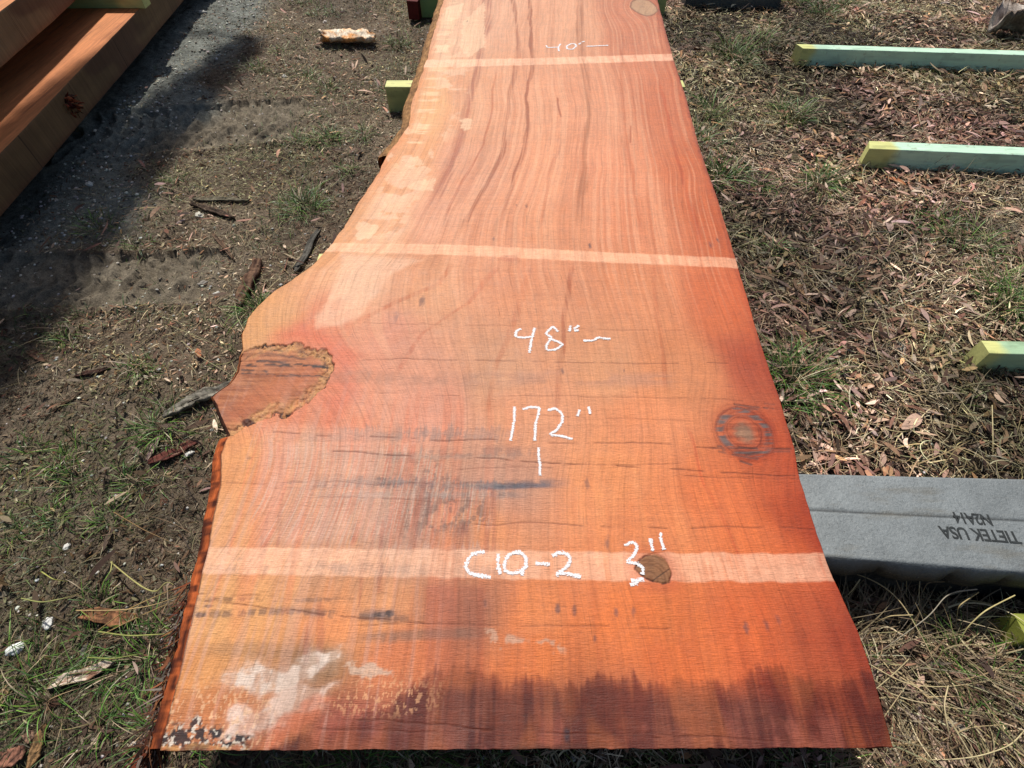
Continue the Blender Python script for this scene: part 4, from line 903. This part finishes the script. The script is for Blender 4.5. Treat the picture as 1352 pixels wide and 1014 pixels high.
stems('dark_stems', 'dark dry weed stems rising right of the slab', [([(960+dx, 190+dy), (966+dx+k, 160+dy), (975+dx+2*k, 128+dy)], .0022, (86,62,44), [.0, .06, .12]) for dx, dy, k in ((0,0,2),(8,6,4),(16,-4,1),(-8,4,3),(24,8,5),(30,-6,2),(12,-20,5),(-14,-10,2))]
 +[([(1225,222),(1228,205),(1231,190)], .0024, (56,46,40), [.0,.05,.09]), ([(1225,222),(1240,212),(1249,204)], .0024, (56,46,40), [.0,.05,.08]), ([(1283,205),(1285,195),(1288,186)], .0022, (56,46,40), [.04,.07,.10]),
   ([(1240,240),(1275,225),(1290,205)], .0026, (120,104,76), [.0,.05,.07]), ([(1270,250),(1300,230),(1320,222)], .0024, (90,78,60), [.0,.04,.06]), ([(1310,228),(1322,220),(1335,218)], .0022, (80,70,56), [.0,.04,.06]),
   ([(1065,85),(1085,72),(1100,64)], .0024, (60,54,44), [.0,.05,.08]), ([(1125,92),(1128,82),(1131,75)], .0022, (60,50,40), [.0,.04,.07]), ([(1330,92),(1342,78),(1352,68)], .0024, (60,54,44), [.0,.05,.08])])

# ------------------------------------------------------------------ boxes with worn edges (sticks, beams)
def board(name, p0, p1, depth_, h, z, colf, mat, label, cat, group=None, bev=.003, cutskew=(0, 0), parent=None, K=80, wob=.0006, M_=10, N_=6, seed=0):
    """p0->p1: bottom front edge on plan; depth goes to the left of p0->p1 (away from the camera)"""
    p0 = np.array(p0, float); p1 = np.array(p1, float); d = p1-p0; L = float(np.hypot(*d)); ang_ = math.atan2(d[1], d[0])
    prof = []
    def arc(cx, cy, a0):
        for a in (a0, a0+30, a0+60, a0+90): prof.append((cx+bev*math.cos(math.radians(a)), cy+bev*math.sin(math.radians(a))))
    D = depth_
    # section (depth, height), counter-clockwise starting at front bottom
    def seg(a, b, n_):
        for i in range(1, n_): prof.append((a[0]+(b[0]-a[0])*i/n_, a[1]+(b[1]-a[1])*i/n_))
    arc(bev, bev, 180); seg((bev, 0), (D-bev, 0), M_); arc(D-bev, bev, 270); seg((D, bev), (D, h-bev), N_); arc(D-bev, h-bev, 0); seg((D-bev, h), (bev, h), M_); arc(bev, h-bev, 90); seg((0, h-bev), (0, bev), N_)
    pr_ = np.array(prof); n_ = len(pr_)
    xs = np.linspace(0, 1, K); xs = np.r_[0, .004*.1, xs[1:-1], 1-.0004, 1]; K2 = len(xs)
    Vs = np.zeros((K2, n_, 3))
    for i, t in enumerate(xs):
        sk = cutskew[0]*(1-t)**8 if t < .5 else -cutskew[1]*t**8
        Vs[i, :, 0] = t*L+(pr_[:, 0]/D)*(cutskew[0] if t < .5 else cutskew[1])*(1-2*min(t, 1-t))**6
        c_ = .994 if i in (0, K2-1) else 1
        Vs[i, :, 1] = (pr_[:, 0]-D/2)*c_+D/2; Vs[i, :, 2] = (pr_[:, 1]-h/2)*c_+h/2
    q = fbm(Vs[..., 0]*25+seed, (Vs[..., 1]+Vs[..., 2])*40+seed, 4, 3)-.5
    Vs[..., 1] += q*wob*2; Vs[..., 2] += q*wob*2
    V_ = Vs.reshape(-1, 3)
    i = np.arange(K2-1)[:, None]*n_; j = np.arange(n_)[None]; j2 = (j+1) % n_
    F_ = np.stack([i+j, i+n_+j, i+n_+j2, i+j2], -1).reshape(-1, 4).tolist()
    F_.append(list(range(n_))); F_.append([(K2-1)*n_+k for k in range(n_-1, -1, -1)])
    F_ = [f if len(f) == 4 else f for f in F_]
    C_ = colf(V_, L, D, h)
    o = link(name, V_, F_, mat, parent, C_)
    if parent is None:
        o.location = (p0[0], p0[1], z); o.rotation_euler = (0, 0, ang_)
        tag(o, label, cat, group)
    me = o.data; bm_flip(me)
    return o
def bm_flip(me):
    import bmesh
    b = bmesh.new(); b.from_mesh(me); bmesh.ops.recalc_face_normals(b, faces=b.faces); b.to_mesh(me); b.free()

def mat_stick():
    n = NM('green_treated_stick'); o = n.obj()
    f = n.noise(o, 1, 5, .7, (8, 90, 90)); g_ = n.noise(o, 160, 4, .7)
    c = n.mul(n.attr('tint'), n.rng(f, .3, .7, .84, 1.1)); c = n.mix(n.rng(g_, .66, .74, 0, .5), c, lin((110, 120, 96)))
    d_ = n.noise(o, 28, 6, .7); c = n.mix(n.rng(d_, .58, .68, 0, .55), c, lin((128, 116, 92))); e_ = n.noise(o, 1, 3, .5, (14, 60, 60)); c = n.mix(n.rng(e_, .70, .72, 0, .8), c, lin((176, 146, 124)))
    return n.done(c, .6, n.bump(f, .3, .002), .35)
M_STICK = mat_stick()
GREEN = np.array((200, 234, 204)); YEL = np.array((214, 214, 138))
def stickcol(tip0, tip1=0, body=None, seed=0, under=False):
    def f(V_, L, D, h):
        nz = (fbm(V_[:, 0]*20+seed, V_[:, 1]*30+V_[:, 2]*30, 3, 4)-.5)*.03
        m = np.maximum(ss(tip0+.02, tip0-.02, V_[:, 0]+nz*1.2) if tip0 > 0 else 0, ss(tip1+.02, tip1-.02, L-V_[:, 0]+nz*1.2) if tip1 > 0 else 0)*np.ones(len(V_))
        m = m*(np.where(V_[:, 2] > h-.004, 1, .55) if under else 1)  # end sides get less yellow, painting in shading below the top face
        c = lin(body or GREEN)*(1-m[:, None])+lin(YEL)*m[:, None]
        st_ = ss(.6, .7, fbm(V_[:, 0]*14+seed*3, V_[:, 1]*60+V_[:, 2]*60, 3, 6)); return c*(1-.2*st_[:, None])
    return f
def px2(x, y, z): return tuple(map(float, at(x, y, z)))
SG = 'green spacer sticks lying on the ground right of the slab'
def rstick(a, b, h, dep, tip, skew, label, zg, seed, body=None):
    board('spacer_stick', px2(*a, zg), px2(*b, zg), dep, h, zg, stickcol(tip, 0, body, seed), M_STICK, label, 'stick', SG, .0025, (skew, 0), K=160, wob=.0005, seed=seed)
rstick((1051,87), (1430,99), .078, .05, .06, -.02, 'farthest green stick, its far half out of frame at top right', .0, 1)
rstick((1133.5,221.5), (1440,235), .078, .058, .11, .018, 'second green stick with a yellow end and peeled specks', .0, 2)
rstick((1279,491), (1440,496), .080, .046, .045, .0, 'third green stick poking in at the right frame edge', -.012, 3, (170, 200, 160))
rstick((1318,856), (1420,856), .078, .05, .0, .0, 'nearest olive green stick end at the lower right edge', -.055, 4, (150, 156, 70))
# peeled specks on the second stick
# sticks carrying the slab
UG = 'green sticks carrying the slab'
def ustick(xl, xr, ytop, h, tipl, tipr, label, dep=.055, zb=None, seed=5, body=(136,160,112)):
    a = px2(xl, ytop, ZS-TH); b = px2(xr, ytop, ZS-TH)
    board('spacer_stick', a, b, dep, h, ZS-TH-h-.002, stickcol(tipl, tipr, body, seed, True), M_STICK, label, 'stick', UG, .0025, K=90, seed=seed)
ustick(508, 905, 114, .11, .14, .10, 'green stick crossing under the slab at the far mark, ends showing both sides', .062, seed=6)
ustick(549, 882, -8, .11, .02, .05, 'green stick under the slab at the top of the frame', .062, seed=8, body=(140, 176, 112))
ustick(417, 955, 347, .11, .12, .05, 'green stick under the middle mark, only a yellow corner showing', .045, seed=9, body=(170,196,120))
# dark red block left of the topmost stick
def redcol(V_, L, D, h): return lin((92, 30, 26))*(.7+.6*fbm(V_[:, 0]*30, V_[:, 2]*30+V_[:, 1]*40, 3, 2)[:, None])
M_PLANK = mat_tint('rough_sawn_wood', .25, 1, .75, .25, .5, (60, 8, 60))
board('red_block', px2(540,26,.0), px2(554,27,.0), .30, .09, .0, redcol, M_PLANK, 'dark red timber block beside the far green stick', 'timber block', None, .004, K=20)

# ------------------------------------------------------------------ grey composite railway tie under the near part
def mat_tie():
    n = NM('grey_composite_tie'); o = n.obj()
    a = n.noise(o, 14, 6, .6); b = n.noise(o, 130, 5, .7); d = n.noise(o, 330, 3, .6)
    c = n.mul(n.attr('tint'), n.math('MULTIPLY', n.rng(a, .3, .7, .85, 1.14), n.rng(b, .3, .7, .86, 1.13)))
    vo = n.new('ShaderNodeTexVoronoi'); vo.inputs['Scale'].default_value = 95; vo.feature = 'DISTANCE_TO_EDGE'
    w_ = n.noise(o, 60, 3, .6); cv = n.new('ShaderNodeMapping'); n.L(o, cv.inputs[0]); n.L(cv.outputs[0], vo.inputs['Vector'])
    s_ = n.noise(o, 240, 4, .7); s2_ = n.noise(o, 1, 4, .7, (120, 200, 60))
    pit = n.math('MAXIMUM', n.math('MULTIPLY', n.rng(vo.outputs[0], .0, .035, 1, 0), n.rng(w_, .48, .56, 0, 1)), n.math('MAXIMUM', n.rng(s_, .62, .70, 0, .8), n.rng(s2_, .62, .68, 0, .9)))
    c = n.mix(n.math('MULTIPLY', pit, .6), c, lin((60, 64, 62)))
    c = n.mix(n.rng(d, .66, .74, 0, .6), c, lin((176, 178, 172)))
    e_ = n.noise(o, 1, 5, .7, (5, 22, 5)); c = n.mix(n.rng(e_, .54, .68, 0, .45), c, lin((104, 98, 84)))
    h_ = n.noise(o, 1, 4, .6, (70, 300, 9)); c = n.mix(n.rng(h_, .68, .74, 0, .5), c, lin((64, 66, 64)))
    return n.done(c, .45, n.bump(pit, -.9, .003, n.bump(b, .8, .003)), .45)
M_TIE = mat_tie()
tie = empty('railway_tie', (.85, .42, .0), 0)
tag(tie, 'grey composite railway tie with stamped letters sticking out under the slab', 'railway tie')
TX0, TX1 = .12, 2.0; tk, tkr = 620, 60
tx_ = np.linspace(TX0, TX1, tk)
A0 = np.array(px2(1060,624,.108)); A1 = np.array(px2(1352,631,.108)); B0 = np.array(px2(1100,735,.108)); B1 = np.array(px2(1352,755,.108))
yb_ = A0[1]+(tx_-A0[0])*(A1[1]-A0[1])/(A1[0]-A0[0]); yf_ = B0[1]+(tx_-B0[0])*(B1[1]-B0[1])/(B1[0]-B0[0])
prof = []
def addp(f, z, rgh=0.): prof.append((f, z, rgh))
zt = .108
for f in np.linspace(0, 1, 44): addp(f*.975+.02, zt)
prof = [(.0, -.09, 0), (.0, .09, 0), (.008, .104, 0)]+prof+[(1.005, zt-.002, 0), (1.02, zt-.007, .15), (1.03, zt-.016, .5)]+[(1.035+.02*math.sin(k*.7), zt-.02-k*.011, 1.0) for k in range(1, 17)]
rows = []; cols_ = []
for f, z, rg in prof:
    y = yb_+(yf_-yb_)*f
    sc = fbm(tx_*9+2, tx_*0+z*6, 3, 3); lob = np.abs(np.sin(tx_*24+3*sc))**.45
    y = y+rg*(-.018*lob*ss(-.02, .08, np.full_like(tx_, z)-.0)-.012*(fbm(tx_*30, tx_*0+z*40, 4, 6)-.5)+.01); zz = z-rg*.008*(fbm(tx_*20, tx_*0+z*20, 3, 8)-.2)
    seam = .0016*ss(.004, .001, np.abs(y-(yb_+(yf_-yb_)*.47+(fbm(tx_*12, tx_*0, 3, 2)-.5)*.002)))*(abs(z-zt) < .001)
    zz = zz-seam-(.0012*(fbm(tx_*40, y*40, 3, 4)-.5))*(rg == 0)
    rows.append(np.stack([tx_, y, zz*np.ones_like(tx_)], 1))
    base = lin((126, 131, 131))*(1-rg)+lin((34, 37, 38))*rg
    n_ = fbm(tx_*6, y*6, 4, 5)[:, None]; c = base*(.8+.4*n_); c = c*(1-.72*(seam/.0016)[:, None]); cols_.append(c)
Vt = np.stack(rows, 0).reshape(-1, 3); Ct = np.stack(cols_, 0).reshape(-1, 3)
tb = link('tie_body', Vt, grid_faces(len(prof), tk), M_TIE, tie, Ct, smooth=True); bm_flip(tb.data)
# end caps
for e in (0, tk-1):
    idx = [r_*tk+e for r_ in range(len(prof))]; Ve = Vt[idx]; Ve[:, 0] += (-.0005 if e == 0 else .0005)
    o = link('tie_end', Ve, [list(range(len(idx)))], M_TIE, tie, Ct[idx])
def text_mesh(s, size, loc, rz, m, parent, name, spacing=1.0, sx=1.0):
    cu = bpy.data.curves.new('t', 'FONT'); cu.body = s; cu.size = size; cu.extrude = .0012; cu.space_character = spacing; cu.align_x = 'CENTER'; cu.align_y = 'CENTER'; cu.offset = .0006
    to = bpy.data.objects.new('t', cu); COL.objects.link(to); to.scale = (sx, 1, 1); to.rotation_euler = (0, 0, rz); to.location = loc
    bpy.context.view_layer.update(); dg = bpy.context.evaluated_depsgraph_get(); ev = to.evaluated_get(dg); me = bpy.data.meshes.new_from_object(ev); me.transform(to.matrix_world)
    bpy.data.objects.remove(to); o = bpy.data.objects.new(name, me); COL.objects.link(o); me.materials.clear(); me.materials.append(m)
    o.parent = parent; o.matrix_parent_inverse = parent_matrix(parent).inverted(); return o
n_ = NM('stamped_letter'); M_LET = n_.done(n_.mix(n_.noise(n_.obj(), 90, 3, .6), lin((30, 31, 31)), lin((62, 66, 66))), .7, None, .3)  # letters coloured dark to stand for the shaded edges of raised lettering
lx, ly = px2(1292, 703, .109); a_ = math.atan2(B1[1]-B0[1], B1[0]-B0[0])
l0, l1 = px2(1237, 703, .109), px2(1350, 707, .109)
tl = text_mesh('TIETEK USA', .036, ((l0[0]+l1[0])/2, (l0[1]+l1[1])/2, zt-.0004), math.pi+a_, M_LET, tie, 'stamped_text', .95, .85)
wid = max(v.co.x for v in tl.data.vertices)-min(v.co.x for v in tl.data.vertices)
l2 = px2(1284, 684, .109); tl2 = text_mesh('N2A14', .034, (l2[0], l2[1], zt-.0004), math.pi+a_, M_LET, tie, 'stamped_text', .9, .8)

# ------------------------------------------------------------------ stacked slabs at upper left
def mat_pile(name, top):
    n = NM(name); o = n.obj()
    f = n.noise(o, 1, 6, .7, ((70, 6, 40) if top else (22, 90, 2.5))); g_ = n.noise(o, 14, 5, .65, (1, 1, 1)); h_ = n.noise(o, 1, 5, .7, ((8, 2, 8) if top else (6, 5, 3)))
    c = n.mul(n.attr('tint'), n.math('MULTIPLY', n.rng(f, .3, .7, .72, 1.25), n.rng(h_, .3, .7, .85, 1.15)))
    c = n.mix(n.rng(g_, .55, .72, 0, .2), c, lin((120, 52, 34)) if top else lin((96, 56, 46)))
    if not top:
        q_ = n.noise(o, 1, 3, .5, (9, 70, 1.2)); c = n.mix(n.rng(q_, .66, .70, 0, .75), c, lin((48, 32, 26)))
    else:
        q_ = n.noise(o, 1, 3, .5, (60, 2.5, 1)); c = n.mix(n.rng(q_, .60, .70, 0, .5), c, lin((110, 54, 34)))
    return n.done(c, .7, n.bump(f, .6, .003), .3)
M_PTOP = mat_pile('piled_slab_top', True); M_PSIDE = mat_pile('piled_slab_side', False)
def pile_slab(edge, z, th, x_back, label, knot=False, topc=(214,118,64), sidec=(150,124,92)):
    e = edge[np.argsort(edge[:, 1])]; Ys = np.linspace(e[0, 1], e[-1, 1], 260); xe = np.interp(Ys, e[:, 1], e[:, 0])
    for _ in range(6): xe[1:-1] = (xe[:-2]+xe[1:-1]*2+xe[2:])/4
    root = empty('stacked_slab', (float(xe.mean()-.5), float(Ys.mean()), z)); tag(root, label, 'wood slab', 'sawn slabs in the stack at upper left')
    # side face
    K = 26; zz = np.linspace(0, 1, K); rows = []; cs = []
    for q in zz:
        y = Ys; x = xe+(fbm(y*3, y*0+q*1.4+z, 3, 2)-.5)*.003+(fbm(y*40, y*0+q*12, 3, 5)-.5)*.0016-.0015*(max(0, (q-.96)/.04))**2-.001*(max(0, (.04-q)/.04))**2
        rows.append(np.stack([x, y, np.full_like(y, z+th*q)], 1))
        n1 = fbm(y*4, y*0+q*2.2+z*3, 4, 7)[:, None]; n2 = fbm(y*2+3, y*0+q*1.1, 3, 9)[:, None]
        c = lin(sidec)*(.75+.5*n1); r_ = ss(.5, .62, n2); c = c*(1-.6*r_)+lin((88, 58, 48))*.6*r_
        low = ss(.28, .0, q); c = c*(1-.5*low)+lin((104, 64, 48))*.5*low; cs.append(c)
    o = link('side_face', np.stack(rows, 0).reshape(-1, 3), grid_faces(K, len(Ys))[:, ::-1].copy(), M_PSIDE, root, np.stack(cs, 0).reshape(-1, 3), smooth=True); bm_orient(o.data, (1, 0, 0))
    # top, bottom, back and ends as one body
    topx = rows[-1][:, 0]; J = 40; tt_ = np.linspace(0, 1, J)
    T = np.stack([np.stack([topx+(x_back-topx)*t, Ys, np.full_like(Ys, z+th)-.0005], 1) for t in tt_], 0)
    n1 = np.stack([fbm(np.full_like(Ys, 1.0)*(topx+(x_back-topx)*t)*14, Ys*1.5, 4, 3) for t in tt_], 0)[..., None]
    Ct_ = lin(topc)*(1-n1*.5)+lin((150, 70, 44))*n1*.5
    B = np.stack([rows[0], np.stack([np.full_like(Ys, x_back), Ys, np.full_like(Ys, z)], 1)], 0)
    V_ = np.vstack([T.reshape(-1, 3), B.reshape(-1, 3)]); nY = len(Ys); ob = J*nY
    F_ = grid_faces(J, nY).tolist()
    F_ += grid_faces(2, nY, ob).tolist()
    F_ += [[(J-1)*nY+i, (J-1)*nY+i+1, ob+nY+i+1, ob+nY+i] for i in range(nY-1)]
    for i in (0, nY-1): F_.append([i, (J-1)*nY+i, ob+nY+i, ob+i])
    C_ = np.vstack([Ct_.reshape(-1, 3), np.tile(lin((110, 66, 46)), (2*nY, 1))])
    o2 = link('sawn_board', V_, F_, M_PTOP, root, C_, smooth=False); bm_flip(o2.data)
    return root, (lambda yy: float(np.interp(yy, Ys, rows[K//2][:, 0])))
def bm_orient(me, d):
    import bmesh
    b = bmesh.new(); b.from_mesh(me); b.normal_update(); s = sum(f.normal.dot(Vector(d)) for f in b.faces)
    if s < 0: bmesh.ops.reverse_faces(b, faces=b.faces)
    b.to_mesh(me); b.free()
PZ = .10; PT = .118
e1 = P([(0,287),(60,218),(120,146),(185,70),(243,0)], PZ)
e1 = np.vstack([[e1[0, 0]+.02, .6], e1, [e1[-1, 0]-.05, 4.6]])
root1, f1 = pile_slab(e1, PZ, PT, -2.9, 'lower orange-topped slab of the stack beside the gravel', topc=(214,138,82), sidec=(118,92,64))  # side colour darkened for its shaded look as well as weathering
PZ2 = PZ+PT+.09
e2 = P([(0,90),(35,59),(68.6,29.7),(100,0)], PZ2); sl_ = (e2[-1]-e2[0])/(e2[-1, 1]-e2[0, 1])
e2 = np.vstack([e2[0]-sl_*1.0, e2, e2[-1]+sl_*2.4])
root2, f2 = pile_slab(e2, PZ2, .115, -2.9, 'upper grey-brown slab of the stack at the top left corner', topc=(222,150,92), sidec=(136,112,82))  # side colour again takes in shade besides the weathered brown
# sticks of the stack
PG = 'green spacer sticks inside the stack'
a = px2(60, -4, PZ2-.002); yk = px2(196, -2, PZ+PT+.04)[1]
board('spacer_stick', (-2.85, yk+.00), (float(px2(203, 2, PZ+PT)[0]), yk), .06, .088, PZ+PT+.0005, stickcol(.0, .12, (150,176,120), 3), M_STICK, 'green stick between the two stacked slabs, end flush with their side', 'stick', PG, .0025, K=60)
for yb in (.85, 2.1, 4.2):
    board('spacer_stick', (-2.85, yb), (-1.86, yb), .08, PZ-.004+.03, -.03, stickcol(0, .1, (150,176,130), 5), M_STICK, 'green stick hidden under the lower stacked slab', 'stick', 'sticks under the lower stacked slab', .0025, K=40)
board('spacer_stick', (-2.85, .9), (-2.1, .9), .06, .088, PZ+PT+.0005, stickcol(.0, .0, (150,176,120), 3), M_STICK, 'near green stick between the stacked slabs, outside the frame', 'stick', PG, .0025, K=40)
# torn knot on the side of the lower slab
yk_ = px2(106, 140, PZ+.05); kx_, ky_, kz_ = f1(px2(106,140,PZ+.06)[1]), px2(106,140,PZ+.06)[1], PZ+.062
n = 60; a_r = R.uniform(0, 6.28, n); rr_ = .042*R.random(n)**.6
pos = np.stack([np.full(n, kx_+.001), ky_+rr_*np.cos(a_r)*1.1, kz_+rr_*np.sin(a_r)*.8], 1)
V_, F_, b_, t_ = strips(n, pos, R.uniform(.012, .034, n), R.uniform(.005, .013, n), R.normal(.2, .9, n), R.normal(.2, .6, n), R.normal(0, .8, n), R.normal(0, .7, n), R.uniform(-1.4, 1.4, n), leafp)
o = link('torn_knot', V_, F_, M_CHIP, root1, pal([(120, 52, 34), (86, 34, 26), (160, 84, 52), (60, 26, 22)], n)[b_]); o['label'] = 'torn reddish knot on the side'

# ------------------------------------------------------------------ things out at the far edge
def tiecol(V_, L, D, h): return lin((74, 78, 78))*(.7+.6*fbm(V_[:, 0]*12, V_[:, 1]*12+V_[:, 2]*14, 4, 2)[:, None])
q0 = px2(903, 12, .0)
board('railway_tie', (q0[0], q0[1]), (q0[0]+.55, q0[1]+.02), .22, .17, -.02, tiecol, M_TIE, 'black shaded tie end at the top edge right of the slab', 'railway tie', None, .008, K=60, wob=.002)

# unseen pine beyond the frame, added to cast shade beside the stack
def mat_needle(): return mat_tint('conifer_foliage', .3, 12, .6, .3, 0)
tree = empty('added_shade_pine', (-5.2, 5.6, 0)); tag(tree, 'unseen pine added so that its long lower limb shades the ground beside the stack', 'tree')
k_ = math.cos(SUN_EL)/math.sin(SUN_EL)
def up(x, y, h): return (x+h*k_*math.sin(SUN_AZ), y+h*k_*math.cos(SUN_AZ), h)
spine = [(-1.37,3.05,.04,2.7),(-1.42,2.75,.09,2.7),(-1.48,2.45,.13,2.65),(-1.52,2.1,.155,2.6),(-1.53,1.8,.16,2.6),(-1.53,1.5,.16,2.6),(-1.53,1.2,.16,2.55),(-1.55,.95,.17,2.5),(-1.57,.75,.16,2.5),(-1.57,.55,.12,2.5)]  # limb outline carried up toward the sun from the wanted ground shadow
sp = np.array([up(x, y, h) for x, y, w_, h in spine]); sw = np.array([s[2] for s in spine])
N = 14000; t = R.random(N)*(len(sp)-1); i = t.astype(int); f = (t-i)[:, None]; c0 = sp[i]*(1-f)+sp[np.minimum(i+1, len(sp)-1)]*f; ww = sw[i]*(1-f[:, 0])+sw[np.minimum(i+1, len(sp)-1)]*f[:, 0]
lat = R.uniform(-1, 1, N); c0 = c0+np.stack([lat*ww*.95, R.normal(0, .03, N), R.normal(0, .05, N)], 1)
V_, F_, b_, t_ = strips(N, c0, R.uniform(.05, .10, N), R.uniform(.010, .022, N), R.uniform(0, 6.28, N), R.normal(0, .4, N), R.normal(0, .3, N), R.normal(0, .3, N), R.normal(0, .7, N), leafp, 3)
crownV, crownF, crownC = [V_], [F_], [pal([(50,70,40),(64,84,48),(40,56,34)], N)[b_]]; off = len(V_)
def limb(a, b, r0, r1, n=14, sag=.1):
    a, b = np.array(a, float), np.array(b, float); t = np.linspace(0, 1, n)[:, None]; c = a+(b-a)*t; c[:, 2] += -sag*np.sin(np.pi*t[:, 0]); c += np.stack([fbm(t[:, 0]*4, t[:, 0]*0+a[0], 2, 3)-.5]*3, 1)*.1*np.sin(np.pi*t)
    d = (b-a)/np.linalg.norm(b-a); u_ = np.cross(d, (0, 0, 1) if abs(d[2]) < .9 else (1, 0, 0)); u_ /= np.linalg.norm(u_); v_ = np.cross(d, u_); r_ = r0+(r1-r0)*t
    an = np.arange(9)*2*np.pi/9; V = (c[:, None]+r_[:, None]*(np.cos(an)[None, :, None]*u_+np.sin(an)[None, :, None]*v_)).reshape(-1, 3)
    F = np.array([(i_*9+j, i_*9+(j+1) % 9, (i_+1)*9+(j+1) % 9, (i_+1)*9+j) for i_ in range(n-1) for j in range(9)]); return V, F
TV, TF, to = [], [], 0
for s in [((-5.2,5.6,-.1),(-5.15,5.7,9.5),.22,.03,40,0), ((-5.2,5.6,3.7),tuple(sp[0]+np.array((0,.1,0))),.05,.02,24,.15), (tuple(sp[0]+np.array((0,.1,0))),tuple(sp[-1]),.02,.006,20,.02)]:
    v_, f_ = limb(*s); TV.append(v_); TF.append(f_+to); to += len(v_)
for k in range(46):
    zz = 3.6+k*.125; a_ = k*2.4; Lb = (9.7-zz)*.30
    b = (-5.2+math.cos(a_)*Lb, 5.6+math.sin(a_)*Lb, zz+.1); v_, f_ = limb((-5.18, 5.62, zz), b, .03, .008, 8, .05); TV.append(v_); TF.append(f_+to); to += len(v_)
    m_ = 260; q = R.random(m_)**.7; c = np.array((-5.18, 5.62, zz))+(np.array(b)-np.array((-5.18, 5.62, zz)))*q[:, None]+R.normal(0, .12, (m_, 3))
    v_, f_, b_, t_ = strips(m_, c, R.uniform(.08, .2, m_), R.uniform(.02, .04, m_), R.uniform(0, 6.28, m_), R.normal(-.1, .4, m_), R.normal(0, .3, m_), R.normal(0, .3, m_), R.normal(0, .7, m_), leafp, 3)
    crownV.append(v_); crownF.append(f_+off); off += len(v_); crownC.append(pal([(50,70,40),(64,84,48),(40,56,34)], m_)[b_])
link('trunk', np.vstack(TV), np.vstack(TF), M_BARK, tree, np.tile(lin((96,78,62)), (to, 1)), smooth=True)
link('crown', np.vstack(crownV), np.vstack(crownF), mat_needle(), tree, np.vstack(crownC))

S.render.engine = 'CYCLES'
S.render.resolution_x = 1024; S.render.resolution_y = 768
